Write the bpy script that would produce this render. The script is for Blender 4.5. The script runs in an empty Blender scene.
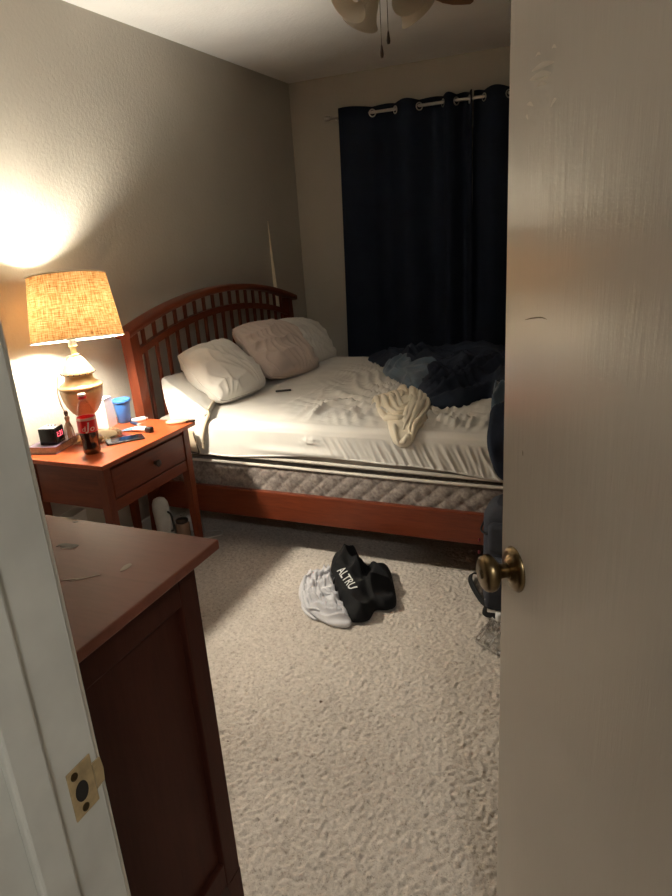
import bpy, bmesh, math, random
import numpy as np
from mathutils import Vector, Matrix, Euler, noise
PI = math.pi
random.seed(7)
S = bpy.context.scene
COL = S.collection

# ------------------------------------------------------------------ objects
WORLD = set()          # things whose parts are written in world coordinates
def tag(o, label=None, cat=None, group=None, kind=None):
    if label: o['label'] = label
    if cat: o['category'] = cat
    if group: o['group'] = group
    if kind: o['kind'] = kind
    return o
def thing(name, label, cat, loc=(0, 0, 0), rot=(0, 0, 0), group=None, world=False):
    o = bpy.data.objects.new(name, None); COL.objects.link(o)
    o.location = loc; o.rotation_euler = rot; o.empty_display_size = .05
    if world: WORLD.add(o.name)
    return tag(o, label, cat, group)

class MB:
    def __init__(s): s.v = []; s.f = []; s.sm = []
    def add(s, vs, fs, smooth=True, M=None):
        b = len(s.v)
        for p in vs:
            p = Vector(p)
            s.v.append(tuple(M @ p) if M is not None else tuple(p))
        for f in fs: s.f.append([i + b for i in f]); s.sm.append(smooth)
        return s
    def box(s, a, b, bev=0.0, M=None, seg=2):
        bm = bmesh.new(); bmesh.ops.create_cube(bm, size=1)
        for v in bm.verts:
            v.co = Vector([(a[i] + b[i]) / 2 + v.co[i] * (b[i] - a[i]) for i in range(3)])
        if bev > 0:
            bmesh.ops.bevel(bm, geom=bm.edges[:], offset=bev, segments=seg, affect='EDGES', profile=.5)
        return s.bm(bm, bev > 0 and seg > 2, M)
    def bm(s, bm, smooth=True, M=None):
        bm.verts.index_update()
        s.add([v.co.copy() for v in bm.verts], [[v.index for v in f.verts] for f in bm.faces], smooth, M); bm.free(); return s
    def lathe(s, prof, n=32, M=None, smooth=True, cap=True, wob=None):
        vs, fs = [], []
        for (r, z) in prof:
            for k in range(n):
                a = 2 * PI * k / n; rr = r * (wob(a, z) if wob else 1)
                vs.append((rr * math.cos(a), rr * math.sin(a), z))
        for i in range(len(prof) - 1):
            for k in range(n):
                k2 = (k + 1) % n
                fs.append([i * n + k, i * n + k2, (i + 1) * n + k2, (i + 1) * n + k])
        if cap:
            if prof[0][0] > 1e-5: fs.append(list(range(n))[::-1])
            if prof[-1][0] > 1e-5: fs.append([(len(prof) - 1) * n + k for k in range(n)])
        return s.add(vs, fs, smooth, M)
    def tube(s, pts, r, n=8, cap=True, flat=None, M=None):
        pts = [Vector(p) for p in pts]; N = len(pts); vs, fs = [], []
        up = Vector((0, 0, 1)); prev = None
        for i, p in enumerate(pts):
            t = (pts[min(i + 1, N - 1)] - pts[max(i - 1, 0)]).normalized()
            if prev is None:
                a = t.cross(up)
                if a.length < 1e-3: a = t.cross(Vector((1, 0, 0)))
            else: a = prev - t * prev.dot(t)
            a.normalize(); b = t.cross(a); prev = a
            rr = r[i] if isinstance(r, (list, tuple)) else r
            for k in range(n):
                an = 2 * PI * k / n
                vs.append(p + a * (rr * math.cos(an)) + b * (rr * (flat or 1) * math.sin(an)))
        for i in range(N - 1):
            for k in range(n):
                k2 = (k + 1) % n; fs.append([i * n + k, i * n + k2, (i + 1) * n + k2, (i + 1) * n + k])
        if cap: fs += [list(range(n))[::-1], [(N - 1) * n + k for k in range(n)]]
        return s.add(vs, fs, True, M)
    def grid(s, fn, nu, nv, M=None, wrapu=False):
        vs = [fn(i / (nu if wrapu else nu - 1), j / (nv - 1)) for i in range(nu) for j in range(nv)]
        fs = []
        for i in range(nu if wrapu else nu - 1):
            i2 = (i + 1) % nu
            for j in range(nv - 1): fs.append([i * nv + j, i2 * nv + j, i2 * nv + j + 1, i * nv + j + 1])
        return s.add(vs, fs, True, M)
    def prism(s, poly, z0, z1, M=None, smooth=False):
        n = len(poly)
        vs = [(p[0], p[1], z0) for p in poly] + [(p[0], p[1], z1) for p in poly]
        fs = [list(range(n))[::-1], [n + k for k in range(n)]] + [[k, (k + 1) % n, n + (k + 1) % n, n + k] for k in range(n)]
        return s.add(vs, fs, smooth, M)
    def build(s, name, m, parent=None, label=None, fix=True):
        off = Vector((0, 0, 0))
        if parent is not None:
            root = parent
            while root.parent: root = root.parent
            if root.name in WORLD: off = root.location
        me = bpy.data.meshes.new(name)
        me.from_pydata([tuple(Vector(v) - off) for v in s.v], [], s.f)
        me.polygons.foreach_set('use_smooth', s.sm)
        if fix:
            bm = bmesh.new(); bm.from_mesh(me); bmesh.ops.recalc_face_normals(bm, faces=bm.faces); bm.to_mesh(me); bm.free()
        me.materials.append(m); me.update()
        o = bpy.data.objects.new(name, me); COL.objects.link(o)
        if parent is not None: o.parent = parent
        if label: o['label'] = label
        return o
def struct(name, mb, m, label=None, parent=None):
    o = mb.build(name, m, parent)
    if parent is None: o['kind'] = 'structure'
    if label: o['label'] = label
    return o
def T(x=0, y=0, z=0): return Matrix.Translation((x, y, z))
def Rm(a, ax): return Matrix.Rotation(a, 4, ax)
def align(d):
    return Vector((0, 0, 1)).rotation_difference(Vector(d)).to_matrix().to_4x4()

# ------------------------------------------------------------------ materials
class NT:
    def __init__(s, name):
        s.m = bpy.data.materials.new(name); s.m.use_nodes = True
        s.t = s.m.node_tree; s.n = s.t.nodes; s.bsdf = s.n['Principled BSDF']; s.out = s.n['Material Output']
        s.tc = s.n.new('ShaderNodeTexCoord')
    def node(s, typ, **kw):
        x = s.n.new(typ)
        for k, v in kw.items():
            if hasattr(x, k): setattr(x, k, v)
            else: s.put(x, k, v)
        return x
    def put(s, x, k, v):
        i = x.inputs[int(k[1:])] if k[0] == '_' else x.inputs[k.replace('_', ' ')]
        if hasattr(v, 'is_linked') or hasattr(v, 'links'): s.t.links.new(v, i)
        else: i.default_value = v
    def map(s, scale=(1, 1, 1), rot=(0, 0, 0), src='Object'):
        mp = s.n.new('ShaderNodeMapping'); s.t.links.new(s.tc.outputs[src], mp.inputs[0])
        mp.inputs['Scale'].default_value = scale; mp.inputs['Rotation'].default_value = rot
        return mp.outputs[0]
    def noise(s, vec, scale, detail=4, rough=.55, dist=0):
        x = s.n.new('ShaderNodeTexNoise'); s.t.links.new(vec, x.inputs['Vector'])
        x.inputs['Scale'].default_value = scale; x.inputs['Detail'].default_value = detail
        x.inputs['Roughness'].default_value = rough; x.inputs['Distortion'].default_value = dist
        return x.outputs['Fac']
    def ramp(s, fac, stops):
        x = s.n.new('ShaderNodeValToRGB'); s.t.links.new(fac, x.inputs[0]); e = x.color_ramp.elements
        while len(e) < len(stops): e.new(.5)
        for k, (p, c) in enumerate(stops): e[k].position = p; e[k].color = (*c, 1) if len(c) == 3 else c
        return x.outputs[0]
    def mix(s, fac, a, b, mode='MIX'):
        x = s.n.new('ShaderNodeMix'); x.data_type = 'RGBA'; x.blend_type = mode
        for sock, v in ((x.inputs[0], fac), (x.inputs[6], a), (x.inputs[7], b)):
            if hasattr(v, 'links'): s.t.links.new(v, sock)
            elif isinstance(v, (int, float)): sock.default_value = v
            else: sock.default_value = (*v, 1)
        return x.outputs[2]
    def bump(s, h, strength=.3, dist=.01, chain=None):
        x = s.n.new('ShaderNodeBump'); s.t.links.new(h, x.inputs['Height'])
        x.inputs['Strength'].default_value = strength; x.inputs['Distance'].default_value = dist
        if chain: s.t.links.new(chain, x.inputs['Normal'])
        return x.outputs[0]
    def fin(s, col=None, rough=.6, bump=None, **kw):
        b = s.bsdf
        if col is not None:
            if hasattr(col, 'links'): s.t.links.new(col, b.inputs['Base Color'])
            else: b.inputs['Base Color'].default_value = (*col, 1)
        if hasattr(rough, 'links'): s.t.links.new(rough, b.inputs['Roughness'])
        else: b.inputs['Roughness'].default_value = rough
        if bump is not None: s.t.links.new(bump, b.inputs['Normal'])
        for k, v in kw.items(): b.inputs[k.replace('_', ' ')].default_value = v
        return s.m
def plain(name, c, rough=.5, var=.12, scale=30, bump=.0, **kw):
    n = NT(name); v = n.map()
    f = n.noise(v, scale)
    col = n.ramp(f, [(.3, [x * (1 - var) for x in c]), (.7, [min(1, x * (1 + var)) for x in c])])
    return n.fin(col, rough, n.bump(f, bump, .002) if bump else None, **kw)
def fabric(name, c, rough=.9, var=.1, weave=900, bump=.25, sheen=.2):
    n = NT(name); v = n.map()
    big = n.noise(v, 9, 3); fine = n.noise(v, weave, 1)
    col = n.ramp(big, [(.3, [x * (1 - var) for x in c]), (.7, [min(1, x * (1 + var)) for x in c])])
    return n.fin(col, rough, n.bump(fine, bump, .001), Sheen_Weight=sheen if max(c) > .05 else 0, Specular_IOR_Level=.2)
def wood(name, dark, light, axis='y', rough=.35, scale=1.0, coat=.0, spec=.3):
    n = NT(name)
    st = {'x': (1.2, 14, 14), 'y': (14, 1.2, 14), 'z': (14, 14, 1.2)}[axis]
    v = n.map(tuple(k * scale for k in st))
    g = n.noise(v, 3.0, 6, .6, .6); p = n.noise(v, 14, 3, .5)
    f = n.mix(.35, g, p)
    col = n.ramp(f, [(.3, dark), (.7, light)])
    return n.fin(col, rough, n.bump(p, .05, .002), Coat_Weight=coat, Coat_Roughness=.25, Specular_IOR_Level=spec)
def metal(name, c, rough=.3):
    n = NT(name); f = n.noise(n.map(), 60)
    return n.fin(n.ramp(f, [(.3, [x * .7 for x in c]), (.7, c)]), rough, None, Metallic=1.0)
def emis(name, c, st):
    n = NT(name); e = n.n.new('ShaderNodeEmission'); e.inputs[0].default_value = (*c, 1); e.inputs[1].default_value = st
    n.t.links.new(e.outputs[0], n.out.inputs[0]); return n.m
def clear(name, tint=(1, 1, 1), gloss=.12):
    n = NT(name); tr = n.n.new('ShaderNodeBsdfTransparent'); tr.inputs[0].default_value = (*tint, 1)
    gl = n.n.new('ShaderNodeBsdfGlossy'); gl.inputs['Roughness'].default_value = .08
    lw = n.n.new('ShaderNodeLayerWeight'); lw.inputs[0].default_value = gloss * 2
    mx = n.n.new('ShaderNodeMixShader')
    pw = n.node('ShaderNodeMath', operation='POWER'); n.t.links.new(lw.outputs['Facing'], pw.inputs[0]); pw.inputs[1].default_value = 3.0 if gloss < .3 else 1.0
    ml = n.node('ShaderNodeMath', operation='MULTIPLY_ADD'); n.t.links.new(pw.outputs[0], ml.inputs[0]); ml.inputs[1].default_value = .55; ml.inputs[2].default_value = .05
    n.t.links.new(ml.outputs[0], mx.inputs[0]); n.t.links.new(tr.outputs[0], mx.inputs[1]); n.t.links.new(gl.outputs[0], mx.inputs[2])
    n.t.links.new(mx.outputs[0], n.out.inputs[0]); return n.m

def wall_mat(name, c, rough=.55, specks=True):
    n = NT(name); v = n.map()
    a = n.noise(v, 2.2, 4); b = n.noise(v, 55, 5, .6); d = n.noise(v, 160, 3)
    col = n.ramp(a, [(.3, [x * .95 for x in c]), (.7, [min(1, x * 1.05) for x in c])])
    nb = n.bump(b, .40, .007); nb = n.bump(d, .12, .002, nb)
    if specks:
        vo = n.node('ShaderNodeTexVoronoi'); n.t.links.new(n.map(), vo.inputs['Vector']); vo.inputs['Scale'].default_value = 5.5
        dot = n.ramp(vo.outputs['Distance'], [(.018, (1, 1, 1)), (.03, (0, 0, 0))])
        col = n.mix(n.mix(.35, (0, 0, 0), dot), col, (.66, .62, .55))
    return n.fin(col, rough, nb, Specular_IOR_Level=.3)
M = {}
M['wall'] = wall_mat('greige_wall_paint', (.48, .445, .385), .45)
M['ceil'] = wall_mat('ceiling_paint', (.89, .88, .86), .8, False)
M['hall'] = wall_mat('hall_paint', (.5, .47, .42), .7, False)
def carpet():
    n = NT('beige_carpet'); v = n.map()
    f = n.noise(v, 260, 3, .7); g = n.noise(v, 85, 3); big = n.noise(v, 3, 3)
    c = n.ramp(n.mix(.5, f, g), [(.30, (.20, .165, .135)), (.44, (.54, .475, .41)), (.66, (.74, .665, .59))])
    c = n.mix(1.0, c, n.ramp(big, [(.3, (.86, .85, .84)), (.7, (1, 1, 1))]), 'MULTIPLY')
    vo = n.node('ShaderNodeTexVoronoi'); n.t.links.new(v, vo.inputs['Vector']); vo.inputs['Scale'].default_value = 7
    c = n.mix(n.ramp(vo.outputs['Distance'], [(.03, (1, 1, 1)), (.045, (0, 0, 0))]), c, (.12, .08, .06))
    nb = n.bump(f, .5, .004); nb = n.bump(g, .3, .006, nb)
    return n.fin(c, .95, nb, Sheen_Weight=.25, Specular_IOR_Level=.1)
M['carpet'] = carpet()
M['white_trim'] = plain('trim_paint', (.62, .60, .54), .4, .05, 20, .03)
M['jamb'] = plain('scuffed_jamb_paint', (.50, .50, .46), .45, .12, 9, .05)
def door_paint():
    n = NT('cream_door_paint'); v = n.map((6, 6, .55)); s = n.noise(v, 14, 5, .6)
    w = n.noise(n.map(), 3, 3)
    c = n.ramp(w, [(.3, (.52, .47, .40)), (.7, (.56, .505, .43))])
    nb = n.bump(s, .20, .003); nb = n.bump(n.noise(n.map((40, 40, 3)), 12, 3), .04, .002, nb)
    return n.fin(c, .20, nb, Specular_IOR_Level=.6)
M['door'] = door_paint()
M['brass'] = metal('aged_brass', (.23, .165, .085), .30)
M['brass_dark'] = metal('dark_brass', (.12, .085, .045), .4)
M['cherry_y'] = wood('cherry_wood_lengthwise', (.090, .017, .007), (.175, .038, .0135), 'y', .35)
M['cherry_x'] = wood('cherry_wood_crosswise', (.090, .017, .007), (.175, .038, .0135), 'x', .35)
M['cherry_z'] = wood('cherry_wood_upright', (.090, .017, .007), (.175, .038, .0135), 'z', .35)
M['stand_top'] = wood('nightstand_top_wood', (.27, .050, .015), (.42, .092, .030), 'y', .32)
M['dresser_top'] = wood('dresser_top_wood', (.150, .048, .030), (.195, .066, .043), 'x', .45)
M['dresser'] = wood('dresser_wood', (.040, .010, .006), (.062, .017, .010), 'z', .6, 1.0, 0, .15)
M['black'] = plain('black_plastic', (.012, .012, .013), .4)
M['screen'] = plain('phone_glass', (.006, .007, .010), .08)
M['steel'] = plain('brushed_steel', (.62, .59, .54), .35, .05, 30, 0, Metallic=.55)
M['white_p'] = plain('white_plastic', (.72, .70, .68), .35, .04)
M['sheet'] = fabric('white_sheet', (.68, .65, .60), .85, .04, 1200, .1)
M['pad'] = fabric('white_mattress_pad', (.54, .515, .475), .9, .04, 500, .35)
M['pad_under'] = fabric('beige_pad_underside', (.50, .40, .28), .9, .06, 260, .8)
M['pillow_w'] = fabric('white_pillowcase', (.70, .67, .62), .85, .04, 900, .12)
M['pillow_p'] = fabric('pinkish_pillowcase', (.60, .49, .43), .85, .05, 900, .12)
M['cream'] = fabric('cream_cloth', (.80, .72, .57), .9, .05, 700, .3)
M['navy'] = fabric('navy_comforter', (.019, .026, .044), .95, .2, 500, .5, .25)
M['lining'] = fabric('blue_grey_lining', (.085, .125, .175), .95, .15, 500, .5, .3)
M['curtain'] = fabric('navy_curtain', (.008, .013, .027), .85, .15, 600, .3, .08)
M['tee_w'] = fabric('white_cotton', (.60, .59, .61), .9, .05, 900, .2)
M['tee_b'] = fabric('black_cotton', (.008, .008, .009), .9, .1, 900, .3, .1)
M['print'] = plain('white_shirt_print', (.62, .62, .60), .6, .2, 60)
M['bag'] = fabric('blue_grey_bag_fabric', (.034, .036, .045), .8, .15, 500, .5)
M['strap'] = fabric('black_webbing', (.010, .010, .010), .8, .1, 800, .4)
M['red'] = plain('red_plastic', (.16, .010, .018), .4)
M['clear'] = clear('clear_plastic', (.96, .95, .94), .12)
M['clear_wrap'] = clear('clear_wrapper', (.90, .90, .90), .45)
M['cola'] = plain('dark_cola', (.012, .005, .003), .06)
M['label_red'] = plain('red_label', (.62, .012, .018), .3, .05)
M['cap_white'] = plain('pale_cap', (.75, .50, .42), .35, .05)
M['paint_white'] = plain('white_ink', (.85, .82, .78), .4, .02)
M['blue'] = plain('blue_plastic', (.045, .17, .50), .35, .08)
M['tube_blue'] = plain('pale_blue_print', (.12, .38, .62), .4, .1)
M['book'] = plain('mauve_book_cover', (.16, .11, .15), .35, .1)
M['pages'] = plain('book_pages', (.50, .40, .30), .8, .15, 120)
M['clock'] = plain('black_clock_case', (.008, .008, .008), .25)
M['clock_top'] = plain('grey_clock_top', (.33, .33, .33), .3, .1)
M['digits'] = emis('red_digits', (1, .10, .14), 3.0)
M['beige'] = plain('beige_case', (.58, .45, .28), .5, .1)
M['dark_brown'] = plain('dark_brown', (.05, .025, .015), .4)
M['cable'] = plain('white_cable', (.6, .57, .52), .5)
M['cable_dark'] = plain('dark_cable', (.03, .025, .02), .5)
M['paper'] = plain('white_paper', (.6, .58, .55), .7, .05)
def ceramic():
    n = NT('tan_ceramic'); v = n.map(); f = n.noise(v, 22, 5, .65, .4); g = n.noise(v, 6, 3)
    c = n.ramp(n.mix(.5, f, g), [(.3, (.40, .22, .085)), (.55, (.58, .37, .17)), (.75, (.70, .52, .29))])
    return n.fin(c, .32, n.bump(f, .12, .003))
M['ceramic'] = ceramic()
M['ceramic_pale'] = plain('pale_ceramic', (.42, .30, .145), .35, .12, 40, .05)
M['tassel'] = fabric('tan_tassel_thread', (.62, .52, .38), .9, .25, 300, .5)
M['doily'] = fabric('tan_lace', (.45, .36, .23), .9, .3, 160, .8)
def burlap():
    n = NT('burlap_shade'); v = n.map()
    sp = n.node('ShaderNodeSeparateXYZ'); n.t.links.new(v, sp.inputs[0])
    at = n.node('ShaderNodeMath', operation='ARCTAN2'); n.t.links.new(sp.outputs[1], at.inputs[0]); n.t.links.new(sp.outputs[0], at.inputs[1])
    cb = n.node('ShaderNodeCombineXYZ'); n.t.links.new(at.outputs[0], cb.inputs[0]); n.t.links.new(sp.outputs[2], cb.inputs[1])
    def stretched(sc):
        mp = n.n.new('ShaderNodeMapping'); n.t.links.new(cb.outputs[0], mp.inputs[0]); mp.inputs['Scale'].default_value = sc; return mp.outputs[0]
    a = n.noise(stretched((3.0, 330, 1)), 1, 3, .6); b = n.noise(stretched((46, 22, 1)), 1, 3, .6)
    f = n.mix(.5, a, b)
    c = n.ramp(f, [(.38, (.22, .075, .016)), (.5, (.56, .27, .085)), (.62, (.76, .48, .22))])
    df = n.n.new('ShaderNodeBsdfDiffuse'); tr = n.n.new('ShaderNodeBsdfTranslucent'); wh = n.n.new('ShaderNodeBsdfDiffuse')
    wh.inputs[0].default_value = (.75, .68, .55, 1)
    n.t.links.new(c, df.inputs[0]); n.t.links.new(c, tr.inputs[0])
    ge = n.n.new('ShaderNodeNewGeometry')
    m0 = n.n.new('ShaderNodeMixShader'); n.t.links.new(ge.outputs['Backfacing'], m0.inputs[0])
    n.t.links.new(df.outputs[0], m0.inputs[1]); n.t.links.new(wh.outputs[0], m0.inputs[2])
    mx = n.n.new('ShaderNodeMixShader'); mx.inputs[0].default_value = SHADE_T
    n.t.links.new(m0.outputs[0], mx.inputs[1]); n.t.links.new(tr.outputs[0], mx.inputs[2])
    n.t.links.new(mx.outputs[0], n.out.inputs[0]); return n.m
SHADE_T = .034
M['burlap'] = burlap()
def frosted():
    n = NT('frosted_glass'); tr = n.n.new('ShaderNodeBsdfTranslucent'); tr.inputs[0].default_value = (.8, .74, .64, 1)
    n.bsdf.inputs['Base Color'].default_value = (.62, .57, .49, 1); n.bsdf.inputs['Roughness'].default_value = .35
    mx = n.n.new('ShaderNodeMixShader'); mx.inputs[0].default_value = .4
    n.t.links.new(n.bsdf.outputs[0], mx.inputs[1]); n.t.links.new(tr.outputs[0], mx.inputs[2]); n.t.links.new(mx.outputs[0], n.out.inputs[0]); return n.m
M['frosted'] = frosted()
def spring_fab():
    n = NT('grey_floral_ticking'); v = n.map()
    a = n.noise(v, 26, 4, .65, 1.0); b = n.noise(v, 70, 3)
    c = n.ramp(n.mix(.4, a, b), [(.35, (.10, .075, .062)), (.5, (.22, .18, .155)), (.66, (.33, .285, .25))])
    return n.fin(c, .7, n.bump(b, .3, .002), Sheen_Weight=.3)
M['ticking'] = spring_fab()
M['tape'] = fabric('white_edge_tape', (.60, .55, .48), .7, .05, 400, .3)
M['mat_side'] = fabric('grey_mattress_border', (.33, .29, .25), .85, .15, 300, .4)
M['bulb'] = emis('lamp_bulb_glow', (1, .93, .785), 1760.0)
M['hall_glow'] = emis('hall_light_glow', (1, .98, .925), 84.0)

# ------------------------------------------------------------------ noise helpers
def nz(x, y=0., z=0.): return noise.noise(Vector((x, y, z)))
def fold(x, y, ang, freq, warp=1.2, wf=3., seed=0., sharp=1.):
    ph = (x * math.cos(ang) + y * math.sin(ang)) * freq + warp * nz(x * wf + seed, y * wf - seed, seed)
    return (1 - abs(math.sin(PI * ph))) ** sharp
def sstep(a, b, t):
    t = max(0., min(1., (t - a) / (b - a))); return t * t * (3 - 2 * t)
def smooth_closed(pts, n):
    P = [Vector(p) for p in pts]; N = len(P); out = []
    for k in range(n):
        u = k * N / n; i = int(u); t = u - i
        a, b, c, d = P[(i - 1) % N], P[i % N], P[(i + 1) % N], P[(i + 2) % N]
        out.append(.5 * ((2 * b) + (c - a) * t + (2 * a - 5 * b + 4 * c - d) * t * t + (3 * b - a - 3 * c + d) * t ** 3))
    return out
def smooth_open(pts, n):
    P = [Vector(p) for p in pts]; P = [2 * P[0] - P[1]] + P + [2 * P[-1] - P[-2]]; N = len(P) - 3; out = []
    for k in range(n):
        u = min(k * N / (n - 1), N - 1e-6); i = int(u); t = u - i
        a, b, c, d = P[i], P[i + 1], P[i + 2], P[i + 3]
        out.append(.5 * ((2 * b) + (c - a) * t + (2 * a - 5 * b + 4 * c - d) * t * t + (3 * b - a - 3 * c + d) * t ** 3))
    return out
class Heap:
    """a crumpled textile over a flat outline: h(x, y) over a smooth star-shaped outline"""
    def __init__(s, outline, H, fold_fn, center=None, pw=2.4, n=180):
        s.o = [Vector((p[0], p[1])) for p in smooth_closed([(a, b, 0) for a, b in outline], n)]
        s.c = Vector(center) if center else sum(s.o, Vector((0, 0))) / n
        s.H = H; s.fn = fold_fn; s.pw = pw; s.n = n
        s.ang = sorted((math.atan2(p.y - s.c.y, p.x - s.c.x), (p - s.c).length) for p in s.o)
    def rad(s, a):
        A = s.ang; N = len(A); lo = A[-1]; 
        for k in range(N):
            if A[k][0] >= a:
                p, q = A[k - 1], A[k]; pa = p[0] if k else p[0] - 2 * PI
                return p[1] + (q[1] - p[1]) * (a - pa) / max(q[0] - pa, 1e-6)
        p, q = A[-1], A[0]
        return p[1] + (q[1] - p[1]) * (a - p[0]) / max(q[0] + 2 * PI - p[0], 1e-6)
    def h(s, x, y):
        d = Vector((x, y)) - s.c
        r = min(1., d.length / max(s.rad(math.atan2(d.y, d.x)), 1e-4))
        e = max(0., 1 - r ** s.pw) ** .5
        return max(0., e * (s.H(x, y) if callable(s.H) else s.H) + s.fn(x, y, r) * min(1, (1 - r) * 5.5))
    def mesh(s, mapf, nr=46, under=True):
        vs, fs = [], []; n = s.n
        for i in range(nr + 1):
            r = (i / nr) ** .85
            for k in range(n):
                p = s.c + (s.o[k] - s.c) * r
                vs.append(mapf(p.x, p.y, s.h(p.x, p.y)))
        for i in range(nr):
            for k in range(n):
                k2 = (k + 1) % n; fs.append([i * n + k, i * n + k2, (i + 1) * n + k2, (i + 1) * n + k])
        if under:
            b = len(vs)
            for k in range(n):
                p = s.c + (s.o[k] - s.c) * .93; vs.append(mapf(p.x, p.y, .0005))
            for k in range(n):
                k2 = (k + 1) % n; fs.append([nr * n + k, nr * n + k2, b + k2, b + k])
        return MB().add(vs, fs)
def text_mesh(txt, size, ext=0.0, sub=2, shear=0.):
    cu = bpy.data.curves.new('lettering', 'FONT'); cu.body = txt; cu.size = size; cu.extrude = ext
    cu.align_x = 'CENTER'; cu.align_y = 'CENTER'; cu.resolution_u = 4; cu.offset = size * .012; cu.shear = shear
    o = bpy.data.objects.new('lettering_tmp', cu); COL.objects.link(o)
    dg = bpy.context.evaluated_depsgraph_get(); me = bpy.data.meshes.new_from_object(o.evaluated_get(dg))
    bm = bmesh.new(); bm.from_mesh(me); bpy.data.objects.remove(o); bpy.data.meshes.remove(me)
    bmesh.ops.triangulate(bm, faces=bm.faces)
    for _ in range(sub): bmesh.ops.subdivide_edges(bm, edges=[e for e in bm.edges if e.calc_length() > size * .15], cuts=1); bmesh.ops.triangulate(bm, faces=bm.faces)
    bm.verts.index_update()
    r = ([v.co.copy() for v in bm.verts], [[v.index for v in f.verts] for f in bm.faces]); bm.free(); return r

# ================================================================== SETTING
X1, YN, YH, HC = 2.75, -4.125, -4.25, 2.40
JL, JR = 1.745, 2.425
def floor():
    rng = np.random.default_rng(3)
    x0, x1, y0, y1, st = .42, 2.45, -4.30, -1.80, .0045
    nx, ny = int((x1 - x0) / st), int((y1 - y0) / st)
    def blur(a, k):
        for _ in range(k): a = (a + np.roll(a, 1, 0) + np.roll(a, -1, 0) + np.roll(a, 1, 1) + np.roll(a, -1, 1)) / 5
        return a / a.std()
    h = blur(rng.standard_normal((nx, ny)), 1) * .0016 + blur(rng.standard_normal((nx, ny)), 0) * .0006
    h = np.clip(h, -.007, .007) - .007
    h[0, :] = h[-1, :] = h[:, 0] = h[:, -1] = -.007
    X = np.linspace(x0, x1, nx); Y = np.linspace(y0, y1, ny)
    jx = rng.uniform(-.3, .3, (nx, ny)) * st; jy = rng.uniform(-.3, .3, (nx, ny)) * st
    jx[0, :] = jx[-1, :] = 0; jy[:, 0] = jy[:, -1] = 0
    V = np.stack([X[:, None] + jx, Y[None, :] + jy, h], -1).reshape(-1, 3)
    I = np.arange(nx * ny).reshape(nx, ny)
    Fc = np.stack([I[:-1, :-1], I[1:, :-1], I[1:, 1:], I[:-1, 1:]], -1).reshape(-1, 4)
    mb = MB(); mb.v = [tuple(p) for p in V.tolist()]; mb.f = Fc.tolist(); mb.sm = [True] * len(mb.f)
    z = -.007
    for a, b, c, d in ((-.1, -.1 + 0, 0, 0),): pass
    def q(ax, ay, bx, by): mb.add([(ax, ay, z), (bx, ay, z), (bx, by, z), (ax, by, z)], [[0, 1, 2, 3]])
    q(-.1, -5.9, x0, .1); q(x1, -5.9, 3.5, .1); q(x0, -5.9, x1, y0); q(x0, y1, x1, .1)
    mb.add([(-.1, -5.9, -.1), (3.5, -5.9, -.1), (3.5, .1, -.1), (-.1, .1, -.1)], [[3, 2, 1, 0]])
    return mb
o = struct('floor', floor(), M['carpet'], 'beige looped carpet floor of the bedroom')
struct('wall_left', MB().box((-.1, -5.9, -.1), (0, .1, HC + .1)), M['wall'])
struct('wall_far', MB().box((0, 0, -.1), (X1, .1, HC + .1)), M['wall'])
struct('wall_right', MB().box((X1, YH, -.1), (X1 + .1, .1, HC + .1)), M['wall'])
nw = MB(); nw.box((0, YH, -.1), (JL - .02, YN, HC)); nw.box((JR + .02, YH, -.1), (X1, YN, HC)); nw.box((JL - .02, YH, 2.06), (JR + .02, YN, HC))
struct('wall_near', nw, M['wall'])
struct('wall_hall', MB().box((-.0, -5.9, -.1), (3.5, -5.8, HC)).box((3.4, -5.8, -.1), (3.5, YH, HC)), M['hall'])
struct('ceiling', MB().box((0, -5.8, HC), (3.5, 0, HC + .1)), M['ceil'])
def base(name, a, b): struct(name, MB().box(a, b, .004), M['white_trim'])
base('baseboard_left', (0, YN, 0), (.014, 0, .085)); base('baseboard_far', (.014, -.014, 0), (X1 - .014, 0, .085)); base('baseboard_right', (X1 - .014, YN, 0), (X1, 0, .085))
# door frame: strike-side jamb, stop, casings
j = MB().box((JL - .02, YH - .004, 0), (JL, YN + .004, 2.04), .0015)
jamb = struct('trim_1', j, M['jamb'], 'scuffed grey white door jamb on the strike side')
MB().box((JL, -4.218, 0), (JL + .011, -4.182, 2.03), .003).build('door_stop', M['jamb'], jamb)
# worn brass strike plate with painted-over lip
sp = MB()
zc, yc = .925, -4.142
sp.box((JL, yc - .019, zc - .029), (JL + .0016, yc + .012, zc + .029), .0007)
lip = [(yc + .012, zc - .016), (yc + .023, zc - .014), (yc + .0245, zc), (yc + .023, zc + .014), (yc + .012, zc + .016)]
sp.add([(JL + .0016, a, b) for a, b in lip] + [(JL - .001, a, b) for a, b in lip], [[0, 1, 2, 3, 4], [9, 8, 7, 6, 5]] + [[k, k + 1, k + 6, k + 5] for k in range(4)], False)
M['strike'] = plain('paint_flecked_brass', (.34, .25, .13), .45, .3, 60, .1)
M['hole'] = plain('dark_latch_recess', (.012, .009, .007), .8)
spo = sp.build('strike_plate', M['strike'], jamb, 'worn brass strike plate')
def blob(cy, cz, ry, rz, n=18): return [(cy + ry * math.cos(2 * PI * k / n), cz + rz * math.sin(2 * PI * k / n)) for k in range(n)]
def xdisc(poly, x0, x1): 
    n = len(poly); return MB().add([(x0, a, b) for a, b in poly] + [(x1, a, b) for a, b in poly], [list(range(n)), [n + k for k in range(n)][::-1]] + [[k, (k + 1) % n, n + (k + 1) % n, n + k] for k in range(n)], False)
xdisc(blob(yc - .006, zc - .001, .008, .0115), JL + .001, JL + .0022).build('latch_hole', M['hole'], spo)
xdisc(blob(yc - .011, zc + .021, .0042, .0045), JL + .001, JL + .0024).build('screw', M['brass_dark'], spo)
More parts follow.
